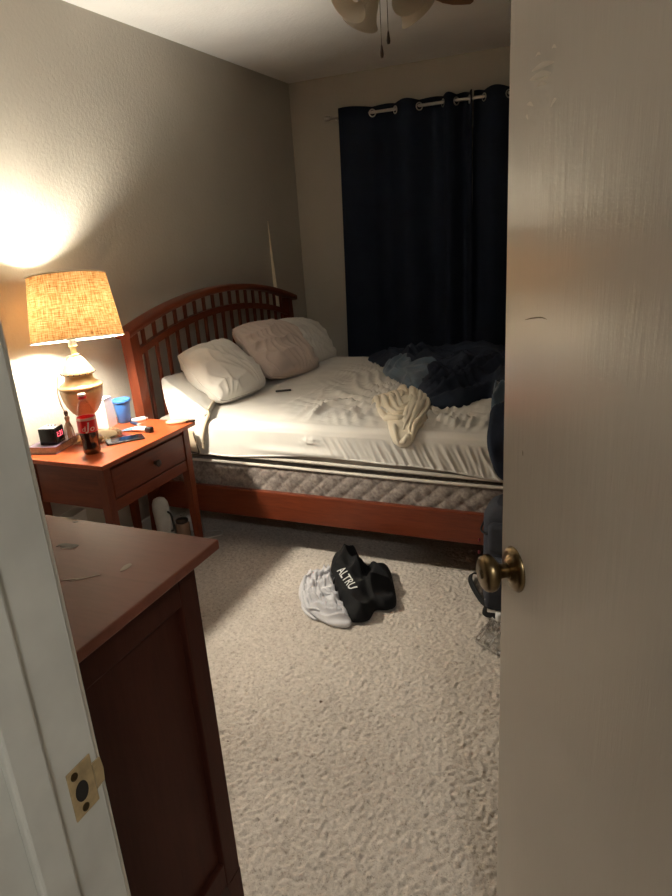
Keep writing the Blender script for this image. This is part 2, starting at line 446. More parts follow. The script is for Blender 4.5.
xdisc(blob(yc - .006, zc - .021, .0042, .0045), JL + .001, JL + .0024).build('screw', M['brass_dark'], spo)
struct('trim_2', MB().box((JR, YH, 0), (JR + .02, YN, 2.04), .001), M['jamb'])
struct('trim_3', MB().box((JL - .02, YH, 2.04), (JR + .02, YN, 2.06), .001), M['jamb'])
cs = MB().box((JL - .075, YN, 0), (JL - .006, YN + .014, 2.10), .004).box((JR + .006, YN, 0), (JR + .075, YN + .014, 2.10), .004).box((JL - .006, YN, 2.046), (JR + .006, YN + .014, 2.10), .004)
struct('trim_4', cs, M['white_trim'])

# ------------------------------------------------------------------ door
DA = math.radians(124.0); DH = (2.060 - .637 * math.cos(DA), -3.60 - .637 * math.sin(DA), 0); DW = .637
door = thing('door_1', 'cream painted flush bedroom door standing half open on the right', 'door', (DH[0], DH[1], 0), (0, 0, DA))
door['kind'] = 'structure'
MB().box((0, -.035, .012), (DW, 0, 2.03), .0022).build('door_panel', M['door'], door)
Mk = T(.592, 0, .950) @ Rm(-PI / 2, 'X') @ Matrix.Diagonal((1, 1, .74, 1))     # lathe axis z -> local +y
kn = thing  # (parts below)
ro = MB().lathe([(.0, -.001), (.0335, -.001), (.034, .002), (.031, .007), (.024, .010), (.018, .0115), (.016, .016), (.0, .016)], 40, Mk).build('rosette', M['brass'], door, 'aged brass rosette')
MB().lathe([(.0, .014), (.0115, .014), (.0105, .024), (.0115, .034), (.020, .040), (.0265, .047), (.0275, .055), (.0255, .064), (.021, .068), (.0, .0685)], 40, Mk).build('knob', M['brass'], door, 'round aged brass knob')
MB().lathe([(.0, .068), (.007, .068), (.0065, .071), (.0, .0715)], 20, Mk).build('lock_button', M['brass_dark'], door)
MB().box((DW - .0005, -.029, .913), (DW + .001, -.006, .973), .0004).build('latch_plate', M['brass_dark'], door)
MB().box((DW, -.022, .935), (DW + .010, -.010, .951), .002).build('latch_bolt', M['brass'], door)
M['scuff_dark'] = plain('dark_scuff', (.13, .10, .075), .7)
M['scuff_pale'] = plain('pale_scuff', (.66, .60, .50), .45, .1, 40, .2)
def dl(x, y, z): # world point on the door face -> local
    v = Vector((x - DH[0], y - DH[1])); return Vector((v.x * math.cos(DA) + v.y * math.sin(DA), .0006, z))
def ribbon(pts, w, n=24):
    P = smooth_open(pts, n); mb = MB(); vs = []
    for i, p in enumerate(P):
        t = (P[min(i + 1, n - 1)] - P[max(i - 1, 0)]); s = Vector((-t.z, 0, t.x)).normalized() * w * (1 - abs(2 * i / (n - 1) - 1) ** 2 * .8)
        vs += [p + s, p - s]
    return mb.add(vs, [[2 * i, 2 * i + 1, 2 * i + 3, 2 * i + 2] for i in range(n - 1)])
ribbon([dl(2.098, -3.645, 1.309), dl(2.108, -3.66, 1.313), dl(2.120, -3.68, 1.3165), dl(2.131, -3.69, 1.316)], .0009).build('scratch', M['scuff_dark'], door)
ribbon([dl(2.099, -3.648, 1.137), dl(2.0993, -3.6485, 1.133), dl(2.0997, -3.649, 1.129)], .0011).build('nick', M['scuff_dark'], door)
c0 = dl(2.115, -3.664, 1.571)
sm = MB()
for (ax, az, bx_, bz_, w) in ((-.026, .012, .024, .014, .0028), (-.020, .003, .028, .006, .0034), (-.012, -.006, .010, -.004, .0018), (.018, -.022, .034, -.018, .0020), (-.034, -.024, -.022, -.030, .0022), (.030, -.034, .036, -.030, .0020), (-.030, .024, -.020, .026, .0016), (.004, .026, .016, .0265, .0014)):
    a_ = c0 + Vector((ax, 0, az)); b_ = c0 + Vector((bx_, 0, bz_)); m_ = (a_ + b_) / 2 + Vector((0, 0, .0018))
    r_ = ribbon([a_, m_, b_], w); sm.add(r_.v, r_.f, False)
sm.build('glue_residue', M['scuff_pale'], door)
for zz in (.22, 1.02, 1.80):
    MB().lathe([(0, -.045), (.006, -.045), (.006, .045), (0, .045)], 12, T(-.003, .004, zz)).build('hinge', M['brass_dark'], door)

# ------------------------------------------------------------------ thin pale strip standing off the left wall
MB().add([(.001, -.478, 1.52), (.001, -.468, 1.52), (.026, -.474, 1.09), (.001, -.425, 1.05), (.032, -.474, .96), (.001, -.418, .96), (.001, -.48, .96), (.001, -.48, 1.09)],
         [[0, 1, 3, 2], [2, 3, 5, 4], [0, 2, 7], [7, 2, 4, 6], [6, 4, 5]], False).build('pale_wall_strip', plain('pale_strip', (.75, .66, .50), .7, .06))
o = bpy.data.objects['pale_wall_strip']; tag(o, 'thin pale strip standing off the left wall above the headboard', 'paint strip')

# ================================================================== BED
bed = thing('bed_frame', 'cherry wood bed frame with an arched slatted headboard against the left wall', 'bed', (.1, -1.26, 0), world=True)
def arch(y): return 1.180 - .125 * ((y + 1.27) / .83) ** 2 - .013 * (y + 1.27) / .83
def arch2(y): return 1.050 - .10 * ((y + 1.30) / .72) ** 2
hb = MB()
def cap(u, v):
    y = -2.135 + u * 1.72; a = 2 * PI * v; z = arch(y) - .018
    cx, cz = math.cos(a), math.sin(a)
    px = .045 * (abs(cx) ** .5) * (1 if cx > 0 else -1); pz = .019 * (abs(cz) ** .5) * (1 if cz > 0 else -1)
    return (.098 + px, y, z + pz)
hb.grid(cap, 48, 20)
for y in (-2.135, -.415): hb.add([cap((y + 2.135) / 1.72, k / 20) for k in range(20)], [list(range(20))])
head = hb.build('headboard', M['cherry_y'], bed)
head2 = MB()
def rail2(u, v):
    y = -2.06 + u * 1.57; a = v * 4; k = int(a) % 4; z = arch2(y)
    return [(.078, y, z - .017), (.108, y, z - .017), (.108, y, z + .017), (.078, y, z + .017), (.078, y, z - .017)][min(int(round(a)), 4)]
head2.grid(rail2, 40, 5)
for f in head2.sm: pass
head2.sm = [False] * len(head2.sm)
head2.build('middle_rail', M['cherry_y'], head)
for y in (-2.075, -.475):
    q = MB(); n = 14
    for i in range(n):
        pass
    def post(u, v, y=y):
        z = u * (arch(y) - .03); c = .085 + .022 * math.sin((z / 1.05) * PI * .9) - .008
        k = min(int(round(v * 4)), 4) % 4
        return [(c - .028, y - .03, z), (c + .028, y - .03, z), (c + .028, y + .03, z), (c - .028, y + .03, z)][k]
    q.grid(post, n, 5); q.sm = [False] * len(q.sm)
    q.add([post(1, k / 4) for k in range(4)], [[0, 1, 2, 3]], False); q.add([post(0, k / 4) for k in range(4)], [[3, 2, 1, 0]], False)
    q.build('post', M['cherry_z'], head)
for k in range(17):
    y = -1.985 + k * (1.985 - .565) / 16
    MB().box((.086, y - .011, .42), (.099, y + .011, arch(y) - .03), .003).build('slat', M['cherry_z'], head)
MB().box((.078, -2.05, .38), (.108, -.50, .46), .004).build('lower_rail', M['cherry_y'], head)
for y0 in (-2.075, -.50): MB().box((.11, y0, .165), (2.13, y0 + .028, .302), .004).build('side_rail', M['cherry_x'], bed)
MB().box((2.13, -2.085, .165), (2.165, -.46, .32), .004).build('foot_rail', M['cherry_y'], bed)
for y in (-2.06, -.485): MB().box((2.115, y - .03, 0), (2.17, y + .03, .325), .004).build('leg', M['cherry_z'], bed)
MB().box((.12, -1.30, .20), (2.12, -1.24, .245), .003).box((.9, -1.29, 0), (.95, -1.25, .21), .002).build('center_support', M['cherry_x'], bed)
for k in range(6): 
    MB().box((.3 + k * .32, -2.047, .245), (.37 + k * .32, -.50, .263), .002).build('bed_slat', M['cherry_y'], bed)

# box spring
bs = thing('box_spring', 'grey floral quilted box spring set inside the bed rails', 'box spring', (1.1, -1.27, .264), world=True)
BX0, BX1, BY0, BY1 = .125, 2.11, -2.043, -.51
MB().box((BX0, BY0 + .012, .264), (BX1, BY1, .425), .012).build('core', M['ticking'], bs)
def quilt(u, v):
    x = BX0 + .012 + u * (BX1 - BX0 - .024); z = .268 + v * .145
    k = round(0)
    row = z / .036; off = .5 if int(row) % 2 else 0
    cx = (x / .072 + off) % 1 - .5; cz = row % 1
    d = math.sqrt((cx * 1.9) ** 2 + (cz) ** 2)
    a1 = math.sin(PI * (x / .085 + z / .075 + .12 * math.sin(x * 30))); a2 = math.sin(PI * (x / .085 - z / .075)); q = abs(a1 * a2) ** .5
    return (x, BY0 + .005 - .0075 * q * min(1, v * 8, (1 - v) * 8) + .0015 * nz(x * 9, z * 20), z)
MB().grid(quilt, 330, 26).build('quilted_border', M['ticking'], bs)
def tapeloop(z, x0, x1, y0, y1, r, mat, name, par):
    c = []
    for (cx, cy, a0) in ((x1, y0, -PI / 2), (x1, y1, 0), (x0, y1, PI / 2), (x0, y0, PI)):
        sx = -1 if cx == x1 else 1; sy = 1 if cy == y0 else -1
        for k in range(7):
            a = a0 + k * PI / 12; c.append((cx + sx * .05 + .05 * math.cos(a), cy + sy * .05 + .05 * math.sin(a), z(cx + sx * .05 + .05 * math.cos(a)) if callable(z) else z))
    # densify the long near side
    out = []
    for i, p in enumerate(c):
        q = c[(i + 1) % len(c)]; n = max(1, int((Vector(q) - Vector(p)).length / .05))
        for k in range(n):
            w = Vector(p).lerp(Vector(q), k / n)
            if callable(z): w.z = z(w.x)
            out.append(w)
    out.append(out[0].copy())
    return MB().tube(out, r, 8, False).build(name, mat, par)
tapeloop(lambda x: .420 + .004 * math.sin(x * 3), BX0, BX1, BY0 - .002, BY1, .0075, M['tape'], 'edge_tape', bs)
MB().box((BX0 + .02, BY0 + .03, .424), (BX1 - .02, BY1 - .02, .432), .003).build('top_cover', M['mat_side'], bs)

# mattress
MX0, MX1, MY0, MY1, MZ0, MZ1 = .125, 2.13, -2.045, -.50, .440, .618
mt = thing('mattress', 'thick white mattress with a grey side border lying on the box spring', 'mattress', (1.1, -1.27, MZ0), world=True)
MB().box((MX0, MY0, MZ0), (MX1, MY1, MZ1), .035, seg=4).build('body', M['mat_side'], mt)
tapeloop(lambda x: .455 + .006 * math.sin(x * 2.2 + .5), MX0, MX1, MY0 - .004, MY1, .0085, M['tape'], 'edge_tape', mt)

ZT = .626; YE = -2.056; RC = .040
SC = RC * PI / 2
def drape(x, s, h):
    """(x, s): s runs across the bed; beyond the near edge it turns down the side. h = offset along the normal"""
    s0 = YE + RC
    if s >= s0: return (x, s, ZT + h)
    d = s0 - s
    if d < SC:
        a = d / RC; return (x, s0 - (RC + h) * math.sin(a), ZT - RC + (RC + h) * math.cos(a))
    return (x, YE - h, ZT - RC - (d - SC))
def s_of_z(z): return YE + RC - SC - (ZT - RC - z)
def sheet_w(x, s):
    """wrinkles of the fitted sheet"""
    d = YE + RC - s; h = .003
    rt = sstep(.85, 1.25, x)
    h += .0025 * nz(x * 4, s * 4) + .002 * nz(x * 11, s * 11)
    if d > 0:      # side
        z = ZT - RC - (d - SC)
        low = sstep(.60, .555, z)
        a = fold(x + (.55 + .25 * nz(x * 3, 4)) * (z - .55) , z * .15, 0, 25, 2.6, 2.1, 3, 1.4) * (.65 + .7 * nz(x * 7, z * 5, 2)) + .35 * fold(x + .4 * z, z, 0, 41, 2.2, 4, 6, 1.5)
        h += rt * low * .0115 * a * (.55 + .45 * sstep(1.2, 1.6, x))
        b = fold(x + .30 * (z - .6), z * .1, 0, 17, 1.2, 3, 9, 1.6)
        h -= .0012 * math.exp(-((z - .600 + .006 * nz(x * 5)) / .005) ** 2) * sstep(.5, .8, x)   # pillow-top seam
        h += .006 * math.exp(-((x - .98) / .05) ** 2 - ((z - .560) / .02) ** 2) * (1 + nz(x * 60, z * 60)) * 1.5
        h += .010 * math.exp(-((z - .505) / .018) ** 2) * math.exp(-((x - .92) / .22) ** 4)
    else:
        top = sstep(.58, .95, x) * sstep(-.02, -.12, d)
        h += top * .028 * fold(x, s, .75 + .4 * nz(x * 1.3, s * 1.3), 10, 2.2, 2.0, 5, 1.3) * max(.25, .8 + .8 * nz(x * 3, s * 3, 3))
        h += top * .019 * fold(x, s, 1.25, 19, 2.2, 3, 8, 1.4) * max(.25, .8 + .8 * nz(x * 5, s * 5, 8))
        e = sstep(-.42, -.30, d) * sstep(0, -.03, d) * sstep(.9, 1.15, x) * (.35 + .65 * (1 - sstep(1.1, 1.3, x)))
        h += e * .011 * fold(x + .55 * s, s * .1, 0, 17, 2.2, 3, 9, 1.5)
    return max(.0012, h)
def hem(x): return .466 + .030 * math.exp(-((x - 1.15) / .35) ** 2) + .006 * math.sin(x * 9) - .012 * sstep(1.5, 1.9, x) + .004 * nz(x * 8)
sh = MB()
def sheet(u, v):
    x = .30 + u * (2.135 - .30)
    sb = s_of_z(hem(x))
    # dense near side, coarser across the top
    s = sb + (YE + RC + .01 - sb) * (v / .4) if v < .4 else YE + RC + .01 + (-.52 - YE - RC - .01) * ((v - .4) / .6)
    return drape(x, s, sheet_w(x, s))
sh.grid(sheet, 420, 110)
st = thing('fitted_sheet', 'white fitted sheet wrinkled over the mattress', 'bed sheet', (1.2, -1.27, .73), world=True)
sh.build('sheet_panel', M['sheet'], st)
hp = [Vector(drape(.31 + k * .0226, s_of_z(hem(.31 + k * .0226)), .004)) for k in range(80)]
MB().tube(hp, .0045, 6).build('hem', M['sheet'], st)

# mattress pad folded over the head corner
pd = thing('mattress_pad', 'thick white mattress pad folded over the head corner of the bed beside the nightstand', 'mattress pad', (.25, -2.0, .73), world=True)
def pad(u, v):
    # u along x, v across: 0 = bottom of the side flap, 1 = inner edge on top
    ex, ey, ez = .135 + .315 * u, -1.955 - .085 * u, .800 - .135 * u
    bx_, by_, bz = .300 + .118 * u, -2.083 + .009 * u, .503 - .012 * u
    if v < .6:
        t = v / .6; w = sstep(0, 1, t)
        return (bx_ + (ex - bx_) * (t ** 1.4), by_ + (ey - by_) * t ** 2.2 - .006 * math.sin(t * PI) - .003 * nz(u * 4, t * 4), bz + (ez - .012 - bz) * t)
    t = (v - .6) / .4; a = min(t / .12, 1) * PI / 2
    return (ex - .14 * u * t, ey + .012 * math.sin(a) + .30 * max(0, t - .12), ez - .012 + .012 * math.sin(a) - .01 * t + .004 * nz(u * 6, t * 6))
P_ = MB(); P_.grid(pad, 30, 60)
def padend(u, v):
    p = pad(1, .55 + .45 * u); return (p[0], p[1], p[2] + (.628 - p[2]) * v)
P_.grid(padend, 24, 6)
o = P_.build('pad_cover', M['pad'], pd)
so = o.modifiers.new('thickness', 'SOLIDIFY'); so.thickness = .02; so.offset = -1
edge = [Vector(pad(1, v / 40)) + Vector((.002, -.003, .002)) for v in range(0, 41)]
MB().tube(edge, .006, 8).build('piping', M['pad_under'], pd)
und = MB().grid(lambda u, v: (.304 + .112 * u - .020 * v, -2.108 - .004 * math.sin(v * PI), .494 + .105 * v - .012 * u), 16, 16)
o = und.build('turned_corner', M['pad_under'], pd, 'beige quilted turned up corner'); so = o.modifiers.new('thickness', 'SOLIDIFY'); so.thickness = .010; so.offset = -1
MB().tube([Vector((.304 + .112 * u / 20, -2.110, .492 - .012 * u / 20)) for u in range(21)] + [Vector((.418 - .02 * k / 8, -2.110, .482 + .1 * k / 8)) for k in range(1, 9)], .003, 6).build('edge_binding', M['dark_brown'], pd)
# inner filling so that the fold has a body
MB().box((.135, -1.93, .632), (.26, -1.74, .735), .03, seg=3).build('folded_layer', M['pad'], pd)

# ------------------------------------------------------------------ pillows
def pillow(name, label, m, loc, rot, a, b, t, seed, wr=.010, pinch=.10):
    root = thing(name, label, 'pillow', loc, rot, 'pillows at the head of the bed')
    mb = MB(); n, k = 110, 80
    def surf(sgn):
        def f(u, v):
            x, y = 2 * u - 1, 2 * v - 1
            # rounded ends, pulled-in sides, pointed corners
            q = 1 - .13 * (abs(x) * abs(y)) ** 2.2; px = a * x * q * (1 - .03 * (1 - y * y)); py = b * y * q * (1 - .02 * (1 - x * x))
            e = max(0., (1 - abs(x) ** 2.6) * (1 - abs(y) ** 2.6))
            h = t * e ** .46 * (1 + .16 * nz(x * 1.3 + seed, y * 1.3, seed))
            edge = min(1, e * 4)
            rr = abs(x) ** 1.5
            w = wr * (fold(x * a, y * b, 1.2 + .5 * nz(x + seed, y), 9, 1.5, 4, seed, 1.2) + .6 * fold(x * a, y * b, .2 + .5 * nz(y, x + seed), 16, 1.6, 6, seed + 4, 1.3) - .7)
            return (px, py, sgn * (h + w * edge * (.55 + .45 * rr)) + .012 * nz(x * 2 + seed, y * 2) * (1 - edge))
        return f
    mb.grid(surf(1), n, k); mb.grid(surf(-1), n, k)
    bm = bmesh.new(); me = bpy.data.meshes.new('tmp'); me.from_pydata(mb.v, [], mb.f); bm.from_mesh(me); bpy.data.meshes.remove(me)
    bmesh.ops.remove_doubles(bm, verts=bm.verts, dist=.0008)
    MB().bm(bm).build('pillowcase', m, root)
    ring = []
    for q in range(160):
        s4 = q / 160 * 4; e = int(s4); tt = (s4 - e)
        u, v = [(tt, 0), (1, tt), (1 - tt, 1), (0, 1 - tt)][e]
        ring.append(Vector(surf(1)(u, v)))
    ring.append(ring[0].copy())
    MB().tube(ring, .0035, 6, False).build('seam', m, root)
    return root
D = math.radians
def prot(lean, yaw, roll=0):  # local x along the pillow's long side, y its short side, z its thickness
    return (Matrix.Rotation(yaw, 4, 'Z') @ Matrix.Rotation(roll, 4, 'X') @ Matrix.Rotation(lean, 4, 'Y')).to_euler()
# long side along world y: yaw 90 deg; lean back toward the headboard
def lean(yaw, tilt, roll): return (Matrix.Rotation(D(yaw), 4, 'Z') @ Matrix.Rotation(D(tilt), 4, 'X') @ Matrix.Rotation(D(roll), 4, 'Z')).to_euler()
pillow('pillow', 'white pillow leaning on the headboard, nearest the lamp', M['pillow_w'], (.292, -1.640, .772), lean(86, 41, -2), .225, .185, .105, 2.0, .017)
pillow('pillow', 'pinkish beige rumpled pillow in the middle between two white pillows', M['pillow_p'], (.325, -1.085, .785), lean(91, 47, -8), .31, .205, .098, 7.3, .024)
pillow('pillow', 'white pillow half hidden behind the pinkish pillow at the far side', M['pillow_w'], (.292, -.640, .757), lean(88, 50, -10), .245, .18, .085, 12.1, .017)

# black stick on the sheet
rm = thing('black_pen', 'small black pen lying on the white sheet in front of the pillows', 'pen', (.575, -1.525, .6455), (0, 0, D(30)))
MB().box((-.042, -.007, -.005), (.042, .007, .005), .003, seg=3).build('body', M['black'], rm)
MB().box((.041, -.0045, -.003), (.052, .0045, .003), .002).build('tip', M['steel'], rm)

# ------------------------------------------------------------------ comforter
def cf(x, y, r):
    f = .050 * fold(x, y, .5 + .8 * nz(x * 1.7, y * 1.7), 4.2, 1.3, 2.4, 1, .8) + .022 * fold(x, y, 2.0, 9, 1.4, 3.5, 4, 1.0) + .010 * fold(x, y, 1.1, 19, 1.4, 5, 7, 1.0)
    q = .003 * (abs(math.sin(x * 40 + y * 14)) + abs(math.sin(y * 40 - x * 14)))
    return (f - .028 + q) * (.4 + .6 * min(1, (1 - r) * 3))
oc = [(.72, -.60), (.80, -.76), (.97, -.98), (1.12, -1.17), (1.22, -1.36), (1.34, -1.60), (1.43, -1.72), (1.55, -1.68), (1.65, -1.52), (1.70, -1.70), (1.735, -1.95), (1.755, -2.09), (1.80, -2.20), (1.90, -2.21), (2.09, -2.15), (2.11, -1.9), (2.10, -1.3), (2.09, -.75), (1.80, -.56), (1.35, -.54), (.9, -.53)]
def cH(x, y): return .100 + .050 * nz(x * 3.6 + 2, y * 3.6) - .055 * sstep(-1.7, -2.0, y)
hc = Heap(oc, cH, cf, (1.66, -1.15), 3.0, 280)
co = thing('comforter', 'dark navy quilted comforter bunched at the foot of the bed', 'comforter', (1.6, -1.4, .75), world=True)
hc.mesh(lambda x, s, h: drape(x, s, h + .010), 80).build('quilt', M['navy'], co)
ol = [(.93, -.93), (1.00, -.86), (1.10, -.96), (1.17, -1.10), (1.30, -1.12), (1.37, -1.22), (1.36, -1.38), (1.31, -1.50), (1.25, -1.48), (1.17, -1.34), (1.07, -1.20), (.98, -1.06)]
hl = Heap(ol, lambda x, y: .050 + .02 * nz(x * 8, y * 8), lambda x, y, r: .022 * fold(x, y, .3, 9, 1.5, 4, 2, .9) - .006, (1.17, -1.20), 2.4, 140)
hl.mesh(lambda x, s, h: drape(x, s, h + .012 + .6 * hc.h(x, s)), 30).build('lining', M['lining'], co, 'lighter blue grey reverse side')
ol2 = [(1.695, -1.70), (1.735, -1.64), (1.775, -1.70), (1.775, -1.86), (1.755, -1.96), (1.725, -1.88)]
h2 = Heap(ol2, .018, lambda x, y, r: .01 * fold(x, y, .3, 14, 1, 4, 2), (1.74, -1.79), 2.4, 60)
h2.mesh(lambda x, s, h: drape(x, s, h + .006 + hc.h(x, s)), 14).build('lining', M['lining'], co, 'lighter blue grey reverse side')

# cream cloth
occ = [(1.135, -1.70), (1.125, -1.58), (1.18, -1.49), (1.19, -1.38), (1.25, -1.33), (1.33, -1.37), (1.40, -1.55), (1.44, -1.74), (1.465, -1.92), (1.46, -2.05), (1.42, -2.10), (1.37, -2.085), (1.32, -2.0), (1.27, -1.87), (1.22, -1.78)]
def ccf(x, y, r): return .006 * nz(x * 14, y * 14) + .004
hcc = Heap(occ, lambda x, y: .030 + .008 * nz(x * 9, y * 9), ccf, (1.31, -1.72), 2.6, 160)
def fold_tubes(mb, paths, mapf, r, hfn, flat=.8, n=40):
    for q, pth in enumerate(paths):
        P = smooth_open([(a, b, 0) for a, b in pth], n); ph = random.uniform(0, 6)
        pts, rr = [], []
        for i, p in enumerate(P):
            e = max(.0, 1 - abs(2 * i / (n - 1) - 1) ** 3.5) ** .5
            w = r * (.80 + .55 * nz(i * .10, q * 2.7)) * (.25 + .75 * e)
            x = p.x + .006 * nz(i * .12, ph); y = p.y + .006 * nz(i * .12, ph + 5)
            pts.append(mapf(x, y, hfn(x, y) + w * .25)); rr.append(w)
        mb.tube(pts, rr, 10, True, flat)
cm = hcc.mesh(lambda x, s, h: drape(x, s, h + .011), 40)
rj = lambda a: random.uniform(-a, a)
cpaths = [[(1.235 + .024 * k + rj(.008), -1.345 + .004 * k + rj(.02)), (1.290 + .022 * k + rj(.010), -1.54 + rj(.03)), (1.350 + .019 * k + rj(.010), -1.77 + rj(.03)), (1.400 + .013 * k + rj(.006), -2.02 - .014 * k + rj(.02))] for k in range(5)]
cpaths += [[(1.125 + .022 * k, -1.575 + .030 * k), (1.165 + .022 * k, -1.700 + .035 * k), (1.245 + .014 * k, -1.845 + .040 * k), (1.335 - .002 * k, -1.985 + .055 * k), (1.385 - .012 * k, -1.960 + .075 * k), (1.370 - .016 * k, -1.800 + .075 * k), (1.325 - .012 * k, -1.640 + .06 * k)] for k in range(4)]
cpaths += [[(1.120, -1.62), (1.135, -1.55), (1.185, -1.515), (1.240, -1.555), (1.265, -1.63)], [(1.125, -1.66), (1.170, -1.625), (1.220, -1.64), (1.255, -1.72)], [(1.165, -1.48), (1.215, -1.47), (1.262, -1.53)], [(1.36, -2.03), (1.395, -2.075), (1.435, -2.06)]]
fold_tubes(cm, cpaths, lambda x, s, h: drape(x, s, h + .011), .0165, hcc.h)
cl = cm.build('cream_cloth', M['cream'])
tag(cl, 'crumpled cream cloth hanging over the near edge of the bed', 'cloth')

# ================================================================== CURTAINS AND ROD
ZR, YR = 2.137, -.085
rod = thing('curtain_rod', 'slim brushed metal curtain rod above the dark curtains', 'curtain rod', (.31, YR, ZR), world=True)
MB().tube([(.325, YR, ZR), (2.60, YR, ZR)], .0095, 12).build('pole', M['steel'], rod)
for xx, d in ((.325, -1), (2.60, 1)):
    MB().lathe([(0, 0), (.013, 0), (.014, .004), (.010, .008), (.016, .015), (.016, .030), (.010, .036), (0, .037)], 16, T(xx, YR, ZR) @ Rm(d * PI / 2, 'Y')).build('finial', M['steel'], rod)
for xx in (.37, 2.56):
    MB().box((xx - .006, YR + .0, ZR - .018), (xx + .006, -.002, ZR - .008), .002).box((xx - .012, -.006, ZR - .04), (xx + .012, 0, ZR + .02), .002).build('bracket', M['steel'], rod)
def curtain(label, xs, sign0, x0, x1, lipx):
    root = thing('curtain', label, 'curtain', ((x0 + x1) / 2, YR, .03), group='navy curtains on the rod', world=True)
    def wave(x):
        if x <= xs[0]: t = (x - x0) / max(xs[0] - x0, 1e-4); return sign0 * math.sin(PI * (.35 + .65 * t)), xs[0] - x0
        sg = -sign0
        for i in range(len(xs) - 1):
            if x <= xs[i + 1]: return sg * math.sin(PI * (x - xs[i]) / (xs[i + 1] - xs[i])), xs[i + 1] - xs[i]
            sg = -sg
        t = (x - xs[-1]) / max(x1 - xs[-1], 1e-4); return sg * math.sin(PI * .65 * t), x1 - xs[-1]
    nx = int((x1 - x0) / .007)
    def f(u, v):
        x = x0 + u * (x1 - x0); w, L = wave(x)
        z = .035 + (2.130 - .035) * v
        A = .046 * min(1, L / .11 + .25)
        deep = 1 - .25 * (1 - v)
        zt = z + (.040 + .014 * abs(w)) * v ** 30 - .012 * (1 - v)
        xx = x + .025 * (1 - v) * nz(x * 3, v * 2) - (.035 * (1 - v) * (1 - u))
        return (xx, YR - A * w * deep + .006 * nz(x * 12, z * 1.5), zt)
    o = MB().grid(f, nx, 40).build('curtain_panel', M['curtain'], root)
    so = o.modifiers.new('thickness', 'SOLIDIFY'); so.thickness = .002
    for x in xs:
        if x > x1: continue
        ring = []
        w0, _ = wave(x - .01); w1, _ = wave(x + .01); sl = math.atan2(-(w1 - w0) * .046, .02)
        for k in range(21):
            a = 2 * PI * k / 20; ring.append(Vector((x + .021 * math.cos(a) * math.cos(sl), YR + .021 * math.cos(a) * math.sin(sl), ZR - .004 + .021 * math.sin(a))))
        MB().tube(ring, .0042, 8, False).build('grommet', M['steel'], root, 'metal grommet ring')
    return root
curtain('dark navy grommet curtain hanging nearest the corner with the left wall', [.627, .782, .94, 1.093, 1.175, 1.255], 1, .405, 1.275, 0)
curtain('dark navy grommet curtain bunched close to the open door edge', [1.345, 1.49, 1.64, 1.79, 1.94, 2.09, 2.24, 2.39], -1, 1.275, 2.50, 0)
struct('window_1', MB().box((.62, -.018, .92), (2.30, -.001, .98), .003).box((.62, -.018, 1.98), (2.30, -.001, 2.04), .003).box((.62, -.018, .98), (.68, -.001, 1.98), .003).box((2.24, -.018, .98), (2.30, -.001, 1.98), .003).box((1.43, -.015, .98), (1.49, -.001, 1.98), .003), M['white_trim'])

# ================================================================== CEILING FAN
FX, FY = 1.405, -2.10
fan = thing('ceiling_fan', 'ceiling fan with frosted bell glass lights and two pull chains', 'ceiling fan', (FX, FY, HC), world=True)
M['fan_metal'] = metal('antique_nickel', (.40, .36, .31), .35)
M['blade'] = wood('fan_blade_wood', (.16, .075, .035), (.26, .13, .06), 'x', .4)
MF = T(FX, FY, 0)
MB().lathe([(0, 2.4), (.075, 2.4), (.073, 2.385), (.05, 2.372), (0, 2.372)], 32, MF).build('canopy', M['fan_metal'], fan)
MB().lathe([(0, 2.390), (.05, 2.390), (.10, 2.375), (.115, 2.345), (.112, 2.310), (.08, 2.285), (.055, 2.275), (0, 2.275)], 40, MF).build('motor_housing', M['fan_metal'], fan)
lk = MB().lathe([(0, 2.277), (.05, 2.277), (.052, 2.260), (.045, 2.235), (.055, 2.230), (.058, 2.210), (.040, 2.190), (.012, 2.183), (0, 2.183)], 32, MF).build('light_fitter', M['fan_metal'], fan)
for k in range(3):
    a = D(80 + 120 * k)
    Mb = MF @ Rm(a, 'Z')
    bl = MB()
    poly = [(.20, -.05), (.30, -.064), (.56, -.074), (.62, -.066), (.655, -.038), (.66, 0), (.655, .038), (.62, .066), (.56, .074), (.30, .064), (.20, .05)]
    bl.prism(poly, 2.262, 2.268, Mb @ T(.2, 0, 2.265) @ Rm(D(10), 'X') @ T(-.2, 0, -2.265))
    b = bl.build('blade', M['blade'], fan)
    MB().box((.06, -.02, 2.268), (.21, .02, 2.274), .001, Mb).box((.19, -.035, 2.268), (.26, .035, 2.274), .001, Mb).build('blade_bracket', M['fan_metal'], b)
for k, a in enumerate((-125, -35, 55, 145)):
    d = Vector((math.cos(D(a)) * math.sin(D(44)), math.sin(D(a)) * math.sin(D(44)), -math.cos(D(44))))
    p0 = Vector((FX + .045 * math.cos(D(a)), FY + .045 * math.sin(D(a)), 2.220))
    Ms = Matrix.Translation(p0) @ align(d)
    MB().lathe([(0, -.01), (.018, -.01), (.020, .02), (.018, .035), (0, .035)], 20, Ms).build('lamp_socket', M['fan_metal'], fan)
    s_ = MB().lathe([(.020, .022), (.026, .030), (.036, .050), (.043, .080), (.048, .105), (.057, .128), (.066, .142), (.0675, .143), (.065, .1405), (.055, .126), (.046, .105), (.041, .08), (.034, .05), (.024, .031)], 40, Ms, cap=False).build('glass_shade', M['frosted'], fan, 'frosted bell glass shade')
    MB().lathe([(0, .03), (.012, .03), (.014, .05), (.024, .075), (.026, .09), (.020, .108), (0, .115)], 24, Ms).build('bulb', M['white_p'], s_)
